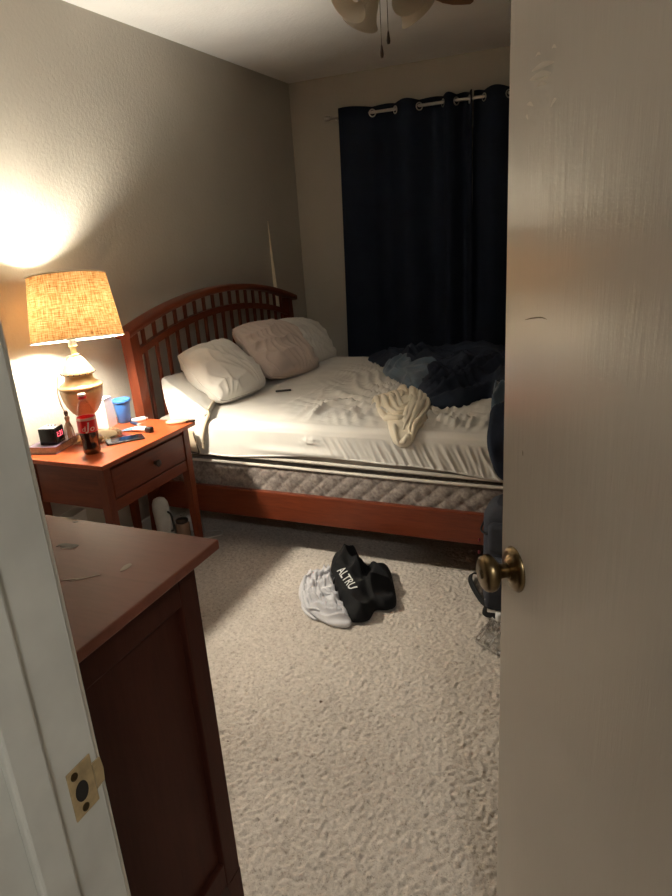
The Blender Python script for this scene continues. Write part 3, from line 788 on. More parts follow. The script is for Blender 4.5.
for (ex, ey, ez, top) in ((1.352, -1.985, 2.008, 2.20), (1.372, -1.965, 2.052, 2.20)):
    c = MB().tube([(ex, ey, top), (ex, ey, ez + .03)], .0012, 6).build('pull_chain', M['brass_dark'], fan)
    MB().lathe([(0, 0), (.005, .001), (.0068, .010), (.0060, .020), (.0035, .036), (.0015, .043), (0, .044)], 16, T(ex, ey, ez - .006)).build('pendant', M['dark_brown'], c)
MB().box((1.345, -2.07, 2.190), (1.382, -1.958, 2.200), .003).build('switch_housing', M['fan_metal'], fan)

# ================================================================== NIGHTSTAND
NX0, NX1, NY0, NY1, NZ = .05, .490, -2.795, -2.205, .670
ns = thing('nightstand', 'red brown cherry wood nightstand with one drawer beside the bed', 'nightstand', (.27, -2.5, 0), world=True)
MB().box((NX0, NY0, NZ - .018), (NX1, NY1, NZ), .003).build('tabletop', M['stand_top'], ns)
for x in (.075, .425):
    for y in (-2.765, -2.262):
        lg = MB(); w = .036
        def leg(u, v, x=x, y=y):
            k = min(int(round(v * 4)), 4) % 4; z = u * (NZ - .018); tp = .010 * max(0, 1 - u / .6)
            ix = tp if x < .2 else -tp; iy = tp if y < -2.5 else -tp
            cx, cy = [(0, 0), (w, 0), (w, w), (0, w)][k]
            if x < .2: cx = cx if cx == 0 else w - tp
            else: cx = tp if cx == 0 else w
            if y < -2.5: cy = cy if cy == 0 else w - tp
            else: cy = tp if cy == 0 else w
            return (x + cx, y + cy, z)
        lg.grid(leg, 12, 5); lg.sm = [False] * len(lg.sm); lg.add([leg(0, k / 4) for k in range(4)], [[3, 2, 1, 0]], False)
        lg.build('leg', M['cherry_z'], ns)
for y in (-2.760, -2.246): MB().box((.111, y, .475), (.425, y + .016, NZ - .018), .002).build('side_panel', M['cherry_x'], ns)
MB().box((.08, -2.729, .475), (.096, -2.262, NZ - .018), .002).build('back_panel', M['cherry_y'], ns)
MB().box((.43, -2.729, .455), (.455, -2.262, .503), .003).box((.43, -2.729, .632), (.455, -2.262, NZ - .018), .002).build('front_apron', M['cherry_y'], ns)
MB().box((.10, -2.725, .49), (.425, -2.265, .50), 0).build('drawer_floor', M['cherry_y'], ns)
dr = MB().box((.432, -2.722, .508), (.459, -2.269, .628), .004).build('drawer', M['cherry_y'], ns)
MB().lathe([(0, 0), (.008, 0), (.007, .010), (.014, .018), (.015, .024), (.010, .029), (0, .030)], 20, T(.458, -2.475, .568) @ Rm(PI / 2, 'Y')).build('knob', M['dark_brown'], dr)

# ------------------------------------------------------------------ table lamp
LX, LY = .210, -2.548
lamp = thing('table_lamp', 'lit table lamp with a burlap drum shade and tan urn base on the nightstand', 'table lamp', (LX, LY, NZ))
zz = lambda z: z - NZ
body = [(0, .670), (.050, .670), (.053, .677), (.047, .686), (.030, .697), (.023, .715), (.021, .745), (.024, .772), (.033, .784), (.050, .800), (.066, .824), (.077, .852), (.0825, .882), (.083, .900)]
MB().lathe([(r, zz(z)) for r, z in body] + [(0, zz(.900))], 48).build('urn', M['ceramic'], lamp)
MB().lathe([(.080, zz(.897)), (.0855, zz(.901)), (.0855, zz(.908)), (.080, zz(.912)), (.066, zz(.921)), (.056, zz(.931)), (.053, zz(.946)), (.056, zz(.953)), (0, zz(.956))], 48).build('shoulder', M['ceramic'], lamp)
MB().lathe([(.056, zz(.952)), (.0635, zz(.956)), (.0635, zz(.964)), (.058, zz(.970)), (.045, zz(.994)), (.033, zz(1.012)), (.026, zz(1.021)), (.020, zz(1.026)), (.010, zz(1.028)), (0, zz(1.028))], 60, wob=lambda a, z: 1 + .022 * math.sin(a * 24) if z > zz(.967) else 1).build('lid_collar', M['ceramic_pale'], lamp)
for k in range(18):
    a = 2 * PI * k / 18
    bm = bmesh.new(); bmesh.ops.create_icosphere(bm, subdivisions=2, radius=.0042)
    MB().bm(bm, True, T(.064 * math.cos(a), .064 * math.sin(a), zz(.960))).build('bead', M['dark_brown'], lamp)
MB().lathe([(0, zz(1.024)), (.0125, zz(1.024)), (.0115, zz(1.035)), (.0115, zz(1.060)), (.016, zz(1.064)), (.016, zz(1.07)), (0, zz(1.072))], 24).build('neck', M['ceramic_pale'], lamp)
MB().lathe([(0, zz(1.068)), (.015, zz(1.068)), (.017, zz(1.09)), (.017, zz(1.13)), (.012, zz(1.137)), (0, zz(1.138))], 24).build('socket', M['steel'], lamp)
ZB = zz(1.195)
MB().lathe([(0, zz(1.134)), (.011, zz(1.136)), (.013, zz(1.150)), (.022, zz(1.168)), (.029, zz(1.185)), (.030, zz(1.197)), (.027, zz(1.212)), (.017, zz(1.224)), (0, zz(1.229))], 24).build('bulb', M['bulb'], lamp).location = (.008, .004, .006)
# harp
for sgn in (-1, 1):
    pts = smooth_open([(.014 * sgn, 0, zz(1.076)), (.036 * sgn, 0, zz(1.085)), (.055 * sgn, 0, zz(1.14)), (.058 * sgn, 0, zz(1.22)), (.040 * sgn, 0, zz(1.30)), (.0, 0, zz(1.325))], 24)
    MB().tube(pts, .0016, 6, M=Rm(D(-45), 'Z')).build('harp', M['steel'], lamp)
R0, R1, ZS0, ZS1 = .174, .145, zz(1.092), zz(1.335)
zm = (ZS0 + ZS1) / 2
tilt = Matrix.Rotation(-D(8.5), 4, Vector((.707, .707, 0)))       # rim on the room side tipped up
Msh = T(.024, .011, zm) @ tilt @ T(0, 0, -zm)
shd = MB().lathe([(R0, ZS0), (R0 * .75 + R1 * .25, ZS0 * .75 + ZS1 * .25), ((R0 + R1) / 2, zm), (R0 * .25 + R1 * .75, ZS0 * .25 + ZS1 * .75), (R1, ZS1)], 72, cap=False)
sh_o = shd.build('lamp_shade', M['burlap'], lamp, 'burlap drum shade'); sh_o.matrix_local = Msh
for r, z, nm in ((R0, ZS0, 'bottom_rim'), (R1, ZS1, 'top_rim')):
    o = MB().tube([(r * math.cos(2 * PI * k / 72), r * math.sin(2 * PI * k / 72), z) for k in range(73)], .0028, 6, False).build(nm, M['cream'], sh_o)
o = MB()
for k in range(3):
    a = 2 * PI * k / 3 + .4; o.tube([(.006 * math.cos(a), .006 * math.sin(a), ZS1 - .014), (R1 * math.cos(a), R1 * math.sin(a), ZS1 - .006)], .0014, 6)
o.lathe([(.005, ZS1 - .016), (.012, ZS1 - .016), (.012, ZS1 - .013), (.005, ZS1 - .013)], 16)
o.build('spider', M['steel'], sh_o)
MB().lathe([(0, zz(1.322)), (.006, zz(1.322)), (.005, zz(1.334)), (.008, zz(1.342)), (.006, zz(1.352)), (0, zz(1.356))], 16).build('finial', M['brass'], lamp)

# tassel hung on the lamp neck
tv = Vector((-.707, -.707, 0))          # to the lamp's left as seen from the doorway
tas = thing('beaded_tassel', 'beaded cord with a tan tassel hanging from the lamp neck', 'tassel', (LX, LY, .70), world=True)
def lp(d, z, f=.03): return Vector((LX, LY, z)) + tv * d + Vector((.707, -.707, 0)) * f
ring = [Vector((LX + .0165 * math.cos(2 * PI * k / 16), LY + .0165 * math.sin(2 * PI * k / 16), 1.030 + .004 * math.cos(2 * PI * k / 16))) for k in range(17)]
MB().tube(ring, .0025, 6, False).build('neck_loop', M['tassel'], tas)
cp = smooth_open([lp(.016, 1.030, .0), lp(.038, 1.015, .0), lp(.072, .965, .005), (lp(.088, .900, .01)), lp(.086, .845, .01), lp(.078, .815, .01)], 40)
MB().tube(cp, .0026, 6).build('cord', M['tassel'], tas)
tb = lp(.074, .805, .01)
MB().lathe([(0, -.012), (.006, -.011), (.0085, -.003), (.0085, .003), (.006, .010), (0, .011)], 16, Matrix.Translation(tb)).build('bead', M['dark_brown'], tas)
MB().lathe([(0, 0), (.006, 0), (.010, -.006), (.010, -.014), (.007, -.022), (0, -.022)], 16, Matrix.Translation(tb - Vector((0, 0, .012)))).build('tassel_head', M['tassel'], tas)
fr = MB()
for k in range(34):
    a = random.uniform(0, 2 * PI); r = random.uniform(.004, .026); d0 = tb + Vector((.004 * math.cos(a), .004 * math.sin(a), -.032)); d1 = tb + Vector((r * math.cos(a), r * math.sin(a), -random.uniform(.095, .118)))
    fr.tube([d0, d0.lerp(d1, .35) + Vector((.3 * r * math.cos(a), .3 * r * math.sin(a), 0)), d1], .0013, 5)
fr.build('fringe', M['tassel'], tas)

# lace mat with fringe under the lamp
dm = thing('lace_mat', 'tan fringed lace mat under the table lamp', 'mat', (LX - .03, LY + .05, NZ), world=True)
MB().lathe([(0, NZ + .0005), (.097, NZ + .0005), (.100, NZ + .002), (.095, NZ + .0035), (0, NZ + .003)], 60, T(LX - .03, LY + .05, 0), wob=lambda a, z: 1 + .05 * math.sin(a * 11)).build('lace', M['doily'], dm)
fr = MB()
for k in range(150):
    a = 2 * PI * k / 150 + random.uniform(-.03, .03); r0, r1 = .094, .094 + random.uniform(.014, .030); h = random.uniform(.002, .013)
    if a % (2 * PI) > PI * .55 and a % (2 * PI) < PI * 1.15: continue
    c = Vector((LX - .03, LY + .05, NZ)); u = Vector((math.cos(a), math.sin(a), 0)); t = Vector((-u.y, u.x, 0)) * random.uniform(-.01, .01)
    fr.tube([c + u * r0 + Vector((0, 0, .003)), c + u * (r0 + r1) / 2 + t * .5 + Vector((0, 0, h + .002)), c + u * r1 + t + Vector((0, 0, .0025))], .0012, 5)
fr.build('fringe', M['doily'], dm)

# ------------------------------------------------------------------ nightstand clutter
bo = thing('cola_bottle', 'half drunk plastic cola bottle with a red label standing on the nightstand', 'bottle', (.333, -2.672, NZ))
R = .0325
MB().lathe([(0, .004), (.018, .001), (.027, .0), (.0305, .008), (.031, .022), (.0285, .040), (.0285, .055), (.0315, .075), (R, .085), (R, .150), (.0315, .158), (.027, .176), (.018, .200), (.0125, .212), (.0125, .2235), (.0110, .2235), (.0110, .212), (.0165, .200)], 40, cap=False, wob=lambda a, z: 1 - (.05 * (.5 + .5 * math.cos(a * 5)) if z < .055 else 0)).build('shell', M['clear'], bo, 'clear plastic shell')
MB().lathe([(0, .005), (.0262, .0015), (.0298, .009), (.0304, .022), (.0279, .040), (.0279, .055), (.0309, .075), (.0318, .085), (.0318, .095), (0, .095)], 40, wob=lambda a, z: 1 - (.05 * (.5 + .5 * math.cos(a * 5)) if z < .055 else 0)).build('drink', M['cola'], bo, 'dark brown cola')
lb = MB().lathe([(R + .0006, .090), (R + .0006, .146)], 48, cap=False).build('label_band', M['label_red'], bo, 'red label with white lettering')
MB().lathe([(R + .0009, .138), (R + .0009, .1485)], 48, cap=False).build('label_edge', M['cap_white'], bo)
bo.scale = (1.10, 1.10, 1)
cam_a = math.atan2(-4.499 + 2.672, 2.206 - .333)
def wrap(vs, a0, z0, r): return [((r + p.z) * math.cos(a0 + p.x / r), (r + p.z) * math.sin(a0 + p.x / r), z0 + p.y) for p in vs]
for t_, sz, da, dz in (('J', .044, .0, .114), ('o', .032, .42, .106), ('d', .028, -.46, .106)):
    v_, f_ = text_mesh(t_, sz, 0, 2, .15)
    MB().add(wrap(v_, cam_a + da - .02, dz, R + .0012), f_).build('lettering', M['paint_white'], lb)
MB().lathe([(0, .2375), (.0125, .2375), (.0138, .236), (.0138, .226), (.0138, .219), (.0128, .2185), (0, .2185)], 32).build('cap', M['cap_white'], bo, 'pale red and white screw cap')
MB().lathe([(.0142, .2185), (.0142, .229), (.0135, .2295)], 32, cap=False).build('cap_band', M['label_red'], bo)

ph = thing('mobile_phone', 'black mobile phone lying face up on the nightstand', 'phone', (.355, -2.508, NZ), (0, 0, D(49)))
MB().box((-.075, -.036, .0), (.075, .036, .0075), .003, seg=3).build('case', M['black'], ph)
MB().box((-.0715, -.0325, .0072), (.0715, .0325, .0079), .0003).build('screen', M['screen'], ph)

tb_ = thing('ointment_tube', 'white and pale blue tube with a black cap lying behind the phone', 'tube', (.322, -2.388, NZ), (0, 0, D(-2)))
MB().grid(lambda u, v: (-.075 + .125 * u, (.019 - .004 * u) * math.cos(2 * PI * v), .0125 - .0 + (.0015 + .010 * min(1, u * 1.6)) * math.sin(2 * PI * v) - .011 * (1 - min(1, u * 1.6))), 16, 25).build('tube_body', M['white_p'], tb_)
MB().box((.050, -.013, .001), (.080, .013, .024), .005, seg=3).build('cap', M['black'], tb_)
MB().grid(lambda u, v: (-.073 + .06 * u, (.0196 - .002 * u) * math.cos(PI * v), .0127 + (.0022 + .010 * min(1, u * .9)) * math.sin(PI * v) - .011 * (1 - min(1, u * .77))), 10, 16).build('blue_print', M['tube_blue'], tb_)

cu = thing('plastic_cup', 'blue plastic tumbler with a lid standing behind the phone', 'cup', (.156, -2.276, NZ))
MB().lathe([(0, 0), (.0255, 0), (.0275, .003), (.036, .090), (.0365, .098), (.034, .098), (.0255, .005), (0, .005)], 40).build('body', M['blue'], cu)
MB().lathe([(.030, .094), (.0395, .094), (.0405, .097), (.0405, .106), (.0385, .109), (.030, .109), (.029, .104), (0, .104)], 40).build('lid', M['blue'], cu)
MB().lathe([(0, .103), (.006, .103), (.006, .1055), (0, .1055)], 16, T(.016, 0, 0)).build('sip_hole', M['black'], cu)

wb = thing('white_carton', 'tapered white carton standing between the lamp and the blue cup', 'carton', (.112, -2.352, NZ), (0, 0, D(12)))
q = MB(); b0, b1, h = .038, .032, .128
q.add([(-b0, -b0, 0), (b0, -b0, 0), (b0, b0, 0), (-b0, b0, 0), (-b1, -b1, h), (b1, -b1, h), (b1, b1, h), (-b1, b1, h)], [[3, 2, 1, 0], [4, 5, 6, 7], [0, 1, 5, 4], [1, 2, 6, 5], [2, 3, 7, 6], [3, 0, 4, 7]], False)
q.build('carton_body', M['white_p'], wb); MB().box((-b1 - .001, -b1 - .001, h - .003), (b1 + .001, b1 + .001, h + .004), .002).build('lid', M['white_p'], wb)

ch = thing('charger_plug', 'small white charger lying by the bed end of the nightstand', 'charger', (.218, -2.246, NZ), (0, 0, D(52)))
MB().box((-.036, -.012, 0), (.026, .012, .016), .004, seg=3).build('body', M['white_p'], ch); MB().box((.025, -.006, .005), (.036, .006, .011), .001).build('prong', M['steel'], ch)
lt = thing('lighter', 'thin dark blue lighter lying in front of the blue cup', 'lighter', (.235, -2.302, NZ), (0, 0, D(-20)))
MB().box((-.030, -.009, 0), (.028, .009, .011), .004, seg=3).build('body', plain('dark_blue_plastic', (.02, .035, .09), .3), lt); MB().box((.028, -.008, .001), (.044, .008, .010), .003).build('metal_head', M['steel'], lt)
be = thing('oval_case', 'flat oval beige case with a dark tip on the bed side corner of the nightstand', 'case', (.425, -2.248, NZ), (0, 0, D(28)))
MB().lathe([(0, 0), (.9, 0), (1, .006), (.97, .012), (.7, .017), (0, .018)], 40, Matrix.Diagonal((.050, .024, 1, 1))).build('body', M['beige'], be)
MB().prism([(.040, -.016), (.078, -.004), (.080, .004), (.040, .016)], .003, .010).build('dark_tip', M['dark_brown'], be)

bk = thing('book', 'mauve covered book lying under the alarm clock', 'book', (.115, -2.648, NZ), (0, 0, D(14)))
MB().box((-.060, -.090, .0), (.060, .090, .0025), .0008).box((-.060, -.090, .0265), (.060, .090, .029), .0008).box((-.060, -.090, 0), (-.0575, .090, .029), .0008).build('cover', M['book'], bk)
MB().box((-.0578, -.087, .0024), (.0565, .087, .0268)).build('pages', M['pages'], bk)
ck = thing('alarm_clock', 'black cube alarm clock with red digits standing on the book', 'clock', (.135, -2.672, NZ + .029), (0, 0, D(17)))
cw, cd, chh = .034, .036, .066
MB().box((-cw, -cd, 0), (cw, cd, chh), .003, seg=3).build('clock_case', M['clock'], ck)
MB().box((-cw + .002, -cd + .002, chh - .002), (cw - .002, cd - .002, chh + .0015), .001).build('top_panel', M['clock_top'], ck)
fo = MB().box((cw - .001, -cd + .004, .006), (cw + .0012, cd - .004, chh - .006), .0008).build('display', M['screen'], ck)
v_, f_ = text_mesh('1:21', .030, 0, 0)
MB().add([(cw + .0017, p.x * .95, .037 + p.y) for p in v_], f_).build('digits', M['digits'], fo, 'red lit time digits')
for k in range(3):
    MB().lathe([(0, 0), (.004, 0), (.0035, .003), (0, .003)], 12, T(-.014 + .014 * k, .012, chh + .001)).build('button', M['clock'], ck)

# lamp cord behind the nightstand
MB().tube(smooth_open([(LX - .05, LY - .0, NZ + .004), (.07, -2.56, NZ + .005), (.028, -2.60, NZ - .02), (.022, -2.70, .52), (.028, -2.80, .40), (.022, -2.82, .28), (.030, -2.75, .12), (.04, -2.70, .006)], 60), .003, 6).build('lamp_cord', M['cable_dark'])
tag(bpy.data.objects['lamp_cord'], 'dark lamp cord drooping down the wall behind the nightstand', 'cord')

# ------------------------------------------------------------------ under the nightstand
wbt = thing('white_flask', 'tall white flask standing on the carpet under the nightstand', 'flask', (.245, -2.215, 0), (D(5), 0, 0))
MB().lathe([(0, .001), (.037, .001), (.040, .006), (.040, .235), (.037, .262), (.028, .282), (.014, .290), (0, .291)], 32).build('body', plain('dull_white', (.50, .48, .44), .5, .1), wbt)
MB().tube(smooth_open([(.040, -.005, .225), (.062, -.010, .21), (.062, -.010, .14), (.040, -.005, .12)], 16), .005, 8).build('handle', M['cable_dark'], wbt)
jr = thing('small_jar', 'small tan jar standing on the carpet under the nightstand', 'jar', (.235, -2.085, 0))
MB().lathe([(0, 0), (.034, 0), (.036, .004), (.036, .085), (.030, .094), (0, .094)], 28).build('body', plain('tan_label', (.32, .19, .12), .5), jr); MB().lathe([(.0, .094), (.031, .094), (.031, .108), (0, .109)], 28).build('lid', M['dark_brown'], jr)
ad = thing('power_adapter', 'white power adapter on the floor beside the nightstand leg', 'adapter', (.215, -1.985, 0), (0, 0, .3))
MB().box((-.022, -.014, 0), (.022, .014, .085), .006, seg=3).build('body', M['white_p'], ad); MB().box((-.010, -.004, .084), (.010, .004, .095), .001).build('plug', M['steel'], ad)
MB().tube(smooth_open([(.225, -1.97, .085), (.26, -1.95, .02), (.30, -1.985, .006), (.37, -1.96, .006), (.40, -2.00, .006), (.34, -2.06, .006), (.24, -2.12, .006), (.14, -2.12, .006)], 60), .003, 6).build('charging_cable', M['cable'])
tag(bpy.data.objects['charging_cable'], 'white charging cable curling on the carpet beside the nightstand leg', 'cable')
bx = thing('white_box', 'white cardboard box standing under the nightstand by the wall', 'box', (.150, -2.665, 0), (0, 0, .1))
MB().box((-.030, -.045, 0), (.030, .045, .385), .003).build('carton', M['paper'], bx)
MB().box((-.032, -.047, .38), (.032, .047, .392), .002).build('lid', M['paper'], bx)

# ================================================================== DRESSER
dr = thing('dresser', 'dark brown wood dresser in the near left corner behind the door jamb', 'dresser', (1.0, -3.82, 0), world=True)
DX1, DY1, DZ = 1.531, -3.575, .893
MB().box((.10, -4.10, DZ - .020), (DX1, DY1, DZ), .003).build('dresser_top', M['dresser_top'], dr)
pts = {}
xr = DX1 - .030; yf = DY1 - .045; yb = -4.085; xl = .13
for (x0, x1) in ((xr - .045, xr), (xl, xl + .045)):
    for (y0, y1, tp) in ((yf - .050, yf, 1), (yb, yb + .050, -1)):
        lg = MB().box((x0, y0, .10), (x1, y1, DZ - .020), .003)
        sx = 1 if x0 < 1 else -1
        a = [(x0, y0), (x1, y0), (x1, y1), (x0, y1)]; t = .016
        b = [(x, y) for x, y in a]
        b = [(min(max(x, x0 + (t if x0 > 1 else 0)), x1 - (t if x0 < 1 else 0)), min(max(y, y0 + (t if tp == 1 else 0)), y1 - (t if tp == -1 else 0))) for x, y in a]
        lg.add([(x, y, .10) for x, y in a] + [(x, y, 0) for x, y in b], [[7, 6, 5, 4], [0, 1, 5, 4], [1, 2, 6, 5], [2, 3, 7, 6], [3, 0, 4, 7]], False)
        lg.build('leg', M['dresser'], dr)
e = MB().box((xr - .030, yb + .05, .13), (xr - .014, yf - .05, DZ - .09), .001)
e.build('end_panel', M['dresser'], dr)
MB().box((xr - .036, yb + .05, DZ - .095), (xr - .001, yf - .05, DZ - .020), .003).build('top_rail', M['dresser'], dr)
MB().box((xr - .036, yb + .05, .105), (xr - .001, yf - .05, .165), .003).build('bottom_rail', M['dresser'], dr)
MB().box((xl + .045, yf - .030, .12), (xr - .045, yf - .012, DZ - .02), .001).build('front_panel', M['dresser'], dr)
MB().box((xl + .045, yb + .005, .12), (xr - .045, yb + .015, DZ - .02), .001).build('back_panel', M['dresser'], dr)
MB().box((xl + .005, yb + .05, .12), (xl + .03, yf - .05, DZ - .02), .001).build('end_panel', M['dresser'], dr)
M['scar_dark'] = plain('bare_wood_chip', (.06, .035, .022), .6); M['scar_pale'] = plain('pale_scuff_on_wood', (.24, .15, .11), .5, .2)
def scar(pts, m, nm):
    P = smooth_closed([(a, b, 0) for a, b in pts], 30); MB().prism([(p.x, p.y) for p in P], DZ + .0002, DZ + .0008).build(nm, m, dr)
def sc(cx, cy, w, h, a, m, nm='scuff', seed=0):
    pts = []
    for k in range(9):
        t = 2 * PI * k / 9; r = 1 + .45 * nz(k * 1.7 + seed, seed); x, y = w * r * math.cos(t), h * r * math.sin(t)
        pts.append((cx + x * math.cos(a) - y * math.sin(a), cy + x * math.sin(a) + y * math.cos(a)))
    scar(pts, m, nm)
sc(1.258, -3.680, .022, .008, .1, M['scar_dark'], 'chipped_spot', 1); sc(1.267, -3.689, .016, .003, .2, M['scar_pale'], 'scuff', 2); sc(1.239, -3.684, .003, .006, 0, M['scar_dark'], 'chipped_spot', 7)
sc(1.430, -3.718, .006, .014, .1, M['scar_pale'], 'scuff', 3); sc(1.385, -3.770, .026, .0022, .75, M['scar_pale'], 'scuff', 4); sc(1.366, -3.780, .020, .0018, .5, M['scar_pale'], 'scuff', 9)
sc(1.170, -3.579, .012, .0016, .1, M['scar_dark'], 'scuff', 5); sc(1.189, -3.589, .006, .002, .4, M['scar_dark'], 'scuff', 6)

# ================================================================== CLOTHES ON THE FLOOR
def gmap(dz=0.): return lambda x, y, h: (x, y, h + .001 + dz)
ow = [(1.054, -2.4285), (1.009, -2.3295), (1.009, -2.2395), (1.0585, -2.1765), (1.1305, -2.1495), (1.2205, -2.2305), (1.2835, -2.3565), (1.315, -2.4825), (1.324, -2.5545), (1.2475, -2.5635), (1.1485, -2.5185)]
def wf(x, y, r):
    dx, dy = x - 1.20, y + 2.34; ra = math.hypot(dx, dy); an = math.atan2(dy, dx)
    f1 = fold(x, y, 1.9 + .9 * nz(x * 5, y * 5), 21, 1.7, 4, 3, 1.1)
    f2 = (1 - abs(math.sin(ra * 55 + 2.4 * nz(x * 9, y * 9) + an))) ** 1.2
    return .026 * f1 + .018 * f2 - .016
obk = [(1.1035, -2.217), (1.0765, -2.1225), (1.1395, -2.0595), (1.2025, -2.1045), (1.261, -2.1405), (1.333, -2.1135), (1.3915, -2.2125), (1.45, -2.3565), (1.432, -2.406), (1.387, -2.424), (1.3825, -2.496), (1.324, -2.523), (1.2565, -2.4555), (1.1665, -2.3385)]
def bf(x, y, r):
    f1 = fold(x, y, 2.45, 8, 1.3, 4, 6, .9); f2 = fold(x, y, .8, 11, 1.4, 4, 2, 1.1)
    groove = -.045 * math.exp(-(((x - 1.29) * .94 + (y + 2.27) * .33) / .018) ** 2) * sstep(-2.42, -2.2, y)
    t = Vector((x - 1.225, y + 2.335)); du = t.x * .640 - t.y * .768; dv = t.x * .768 + t.y * .640
    m = math.exp(-(dv / .045) ** 4) * math.exp(-(du / .15) ** 6)
    return (.034 * f1 + .022 * f2 - .016 + groove) * (1 - m) + m * (.012 - .10 * max(0, dv) * 0)
def bH(x, y): return .072 + .03 * nz(x * 6 + 3, y * 6) + .045 * math.exp(-((x - 1.15) / .07) ** 2 - ((y + 2.16) / .08) ** 2)
hk = Heap(obk, bH, bf, (1.27, -2.28), 2.6, 220)
def wmap(x, y, h):
    k = hk.h(x, y)
    if k > .004: h = min(h, max(0., k - .010))
    return (x, y, h + .001)
hw = Heap(ow, lambda x, y: .046 + .02 * nz(x * 7, y * 7), wf, (1.165, -2.355), 2.8, 220)
wm = hw.mesh(wmap, 64)
wp = []
for k in range(8):
    t = k / 7; r_ = .055 + .105 * t
    wp.append([(1.20 + r_ * math.cos(a_) * 1.08 + .03 * t, -2.345 + r_ * math.sin(a_) * 1.15 - .02 * t) for a_ in [D(118 + 6 * math.sin(k * 2.1)), D(155), D(195), D(232), D(262 + 9 * math.sin(k * 1.7))]])
wp += [[(1.12, -2.25), (1.10, -2.32), (1.13, -2.40), (1.20, -2.46)], [(1.05, -2.28), (1.10, -2.36), (1.19, -2.41), (1.25, -2.50)], [(1.06, -2.40), (1.14, -2.44), (1.23, -2.52)]]
fold_tubes(wm, wp, gmap(), .0105, lambda x, y: min(hw.h(x, y), max(0, hk.h(x, y) - .012)) if hk.h(x, y) > .004 else hw.h(x, y))
o = wm.build('white_shirt', M['tee_w']); tag(o, 'crumpled white cotton shirt on the carpet, partly under the black shirt', 'shirt')
bt = hk.mesh(gmap(.004), 56).build('black_shirt', M['tee_b']); tag(bt, 'crumpled black shirt with white lettering on the carpet', 'shirt')
v_, f_ = text_mesh('ALTRU', .056, 0, 2)
p0, p1 = Vector((1.150, -2.245)), Vector((1.300, -2.425)); mid = (p0 + p1) / 2; dd = (p1 - p0).normalized(); nn = Vector((-dd.y, dd.x))
mb = MB(); vv = []
for p in v_:
    q = mid + dd * (p.x * 1.05 + .02) + nn * (p.y * .85); vv.append((q.x, q.y, hk.h(q.x, q.y) + .0095))
mb.add(vv, f_)
band = [(-.115, .012), (-.06, .024), (.0, .0)]
mb.build('printed_lettering', M['print'], bt, 'white printed lettering')

# ================================================================== BAG BY THE DOOR
bg = thing('backpack', 'dark blue grey backpack standing at the foot of the bed behind the door edge', 'backpack', (1.935, -2.20, 0))
def bag(u, v):
    a = 2 * PI * u; z = .005 + .43 * v
    ca, sa = math.cos(a), math.sin(a); e = .42
    tp = 1 - .30 * max(0, (v - .86) / .14) ** 2.4; tp *= 1 - .12 * max(0, .1 - v) * 10
    w = 1 + .03 * nz(ca * 2, sa * 2, z * 5)
    return (.165 * tp * w * (abs(ca) ** e) * (1 if ca > 0 else -1), .10 * tp * w * (abs(sa) ** e) * (1 if sa > 0 else -1), z)
q = MB().grid(bag, 64, 36, wrapu=True); q.add([bag(k / 64, 1) for k in range(64)], [list(range(64))]); q.add([bag(k / 64, 0) for k in range(64)], [list(range(64))[::-1]])
q.build('bag_body', M['bag'], bg)
MB().box((-.145, -.140, .03), (.145, -.085, .245), .025, seg=4).build('lower_pocket', M['bag'], bg)
MB().box((-.135, -.130, .265), (.135, -.085, .385), .022, seg=4).build('upper_pocket', M['bag'], bg)
MB().tube([Vector((.172 * (abs(math.cos(a)) ** .42) * (1 if math.cos(a) > 0 else -1), .104 * (abs(math.sin(a)) ** .42) * (1 if math.sin(a) > 0 else -1), .33)) for a in [2 * PI * k / 48 for k in range(49)]], .004, 6, False).build('zipper', M['strap'], bg)
for zz_ in (.285, .235): MB().box((-.181, -.062, zz_ - .010), (-.172, -.054, zz_ + .005), .003).build('zipper_pull', M['red'], bg)
MB().tube(smooth_open([(-.04, .02, .42), (-.03, .02, .465), (.03, .02, .465), (.04, .02, .42)], 16), .009, 8, flat=.5).build('grab_handle', M['strap'], bg)
def web(pts, w, t=.0025, n=50):
    P = smooth_open(pts, n); vs, fs = [], []
    for i, p in enumerate(P):
        tg = (P[min(i + 1, n - 1)] - P[max(i - 1, 0)]).normalized(); s = Vector((-tg.y, tg.x, 0)); s = s.normalized() if s.length > 1e-4 else Vector((1, 0, 0))
        up = s.cross(tg)
        up = up if up.z > 0 else -up
        # the webbing stands half on edge
        a = (s * .75 + Vector((0, 0, 1)) * .65).normalized() * w
        b = (Vector((0, 0, 1)) * .75 - s * .65).normalized() * t
        vs += [p + a + b, p - a + b, p - a - b, p + a - b]
    for i in range(n - 1):
        for k in range(4): fs.append([4 * i + k, 4 * i + (k + 1) % 4, 4 * i + 4 + (k + 1) % 4, 4 * i + 4 + k])
    fs += [[0, 1, 2, 3], [4 * n - 1, 4 * n - 2, 4 * n - 3, 4 * n - 4]]
    return MB().add(vs, fs, False)
off = Vector((1.935, -2.20, 0))
def loc(*p): return [Vector(a) - off for a in p]
web(loc((1.775, -2.12, .06), (1.735, -2.055, .018), (1.692, -2.045, .014), (1.690, -2.10, .014), (1.735, -2.195, .014), (1.782, -2.265, .014), (1.795, -2.235, .014), (1.785, -2.165, .016), (1.775, -2.10, .03)), .010).build('strap', M['strap'], bg)
web(loc((1.80, -2.29, .05), (1.795, -2.33, .016), (1.835, -2.335, .013), (1.90, -2.33, .013), (1.93, -2.30, .03)), .010).build('strap', M['strap'], bg)

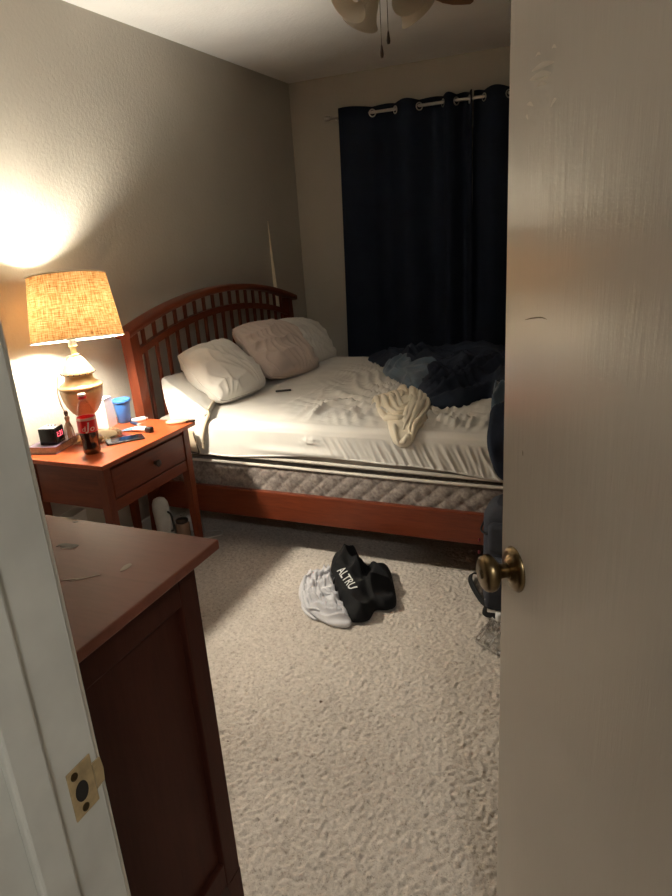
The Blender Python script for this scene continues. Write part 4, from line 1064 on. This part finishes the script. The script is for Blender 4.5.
# clear crumpled wrapper
ocw = [(1.795, -2.50), (1.80, -2.44), (1.83, -2.38), (1.90, -2.36), (1.97, -2.40), (1.96, -2.52), (1.90, -2.56), (1.84, -2.53)]
wr = Heap(ocw, .035, lambda x, y, r: .030 * fold(x, y, .6, 14, 1.8, 8, 3, 1.0) + .014 * fold(x, y, 2.0, 25, 1.6, 9, 5) - .01, (1.88, -2.455), 2.0, 80)
o = wr.mesh(gmap(), 24).build('clear_wrapper', M['clear_wrap']); tag(o, 'crumpled clear plastic wrapper on the carpet at the door edge', 'wrapper')
for f in o.data.polygons: f.use_smooth = False
cpw = thing('bottle_cap', 'white plastic cap lying on the carpet behind the clear wrapper', 'cap', (1.852, -2.335, .0), (0, 0, .4))
MB().lathe([(0, 0), (.015, 0), (.0165, .002), (.016, .028), (.014, .031), (0, .0315)], 28, wob=lambda a, z: 1 + .012 * math.sin(a * 28)).build('shell', M['white_p'], cpw)

# ================================================================== HALL LIGHT, CAMERA, RENDER
hl_ = thing('hall_ceiling_light', 'round glowing ceiling light in the hallway behind the camera', 'ceiling light', (2.75, -5.25, HC))
MB().lathe([(0, 0), (.15, 0), (.15, -.015), (.14, -.02), (0, -.02)], 40).build('base_plate', M['white_p'], hl_)
MB().lathe([(.138, -.018), (.125, -.05), (.085, -.078), (.04, -.09), (0, -.092)], 40, cap=False).build('diffuser', M['hall_glow'], hl_)

W = bpy.data.worlds.new('World'); S.world = W; W.use_nodes = True
W.node_tree.nodes['Background'].inputs[0].default_value = (.0, .0, .0, 1)
W.node_tree.nodes['Background'].inputs[1].default_value = 0

F, yaw, pitch, roll = 652.1, .4257, .3213, -.0696
cy_, sy_, cp_, sp_ = math.cos(yaw), math.sin(yaw), math.cos(pitch), math.sin(pitch)
fw = Vector((-sy_ * cp_, cy_ * cp_, -sp_)); rt = Vector((cy_, sy_, 0)); up = rt.cross(fw)
r2 = rt * math.cos(roll) + up * math.sin(roll); u2 = -rt * math.sin(roll) + up * math.cos(roll)
cd_ = bpy.data.cameras.new('camera'); cam = bpy.data.objects.new('camera', cd_); COL.objects.link(cam)
mw = Matrix(((r2.x, u2.x, -fw.x, 2.206), (r2.y, u2.y, -fw.y, -4.499), (r2.z, u2.z, -fw.z, 1.4308), (0, 0, 0, 1)))
cam.matrix_world = mw
cd_.sensor_fit = 'VERTICAL'; cd_.sensor_height = 36; cd_.lens = F * 36 / 896; cd_.clip_start = .02
S.camera = cam
vs_ = S.view_settings; vs_.view_transform = 'Standard'; vs_.look = 'None'; vs_.gamma = 1; vs_.use_curve_mapping = False; vs_.exposure = 0.10
c = S.cycles; c.use_denoising = True; c.max_bounces = 10; c.diffuse_bounces = 6; c.glossy_bounces = 4; c.transparent_max_bounces = 12; c.sample_clamp_indirect = 8; c.caustics_reflective = False; c.caustics_refractive = False
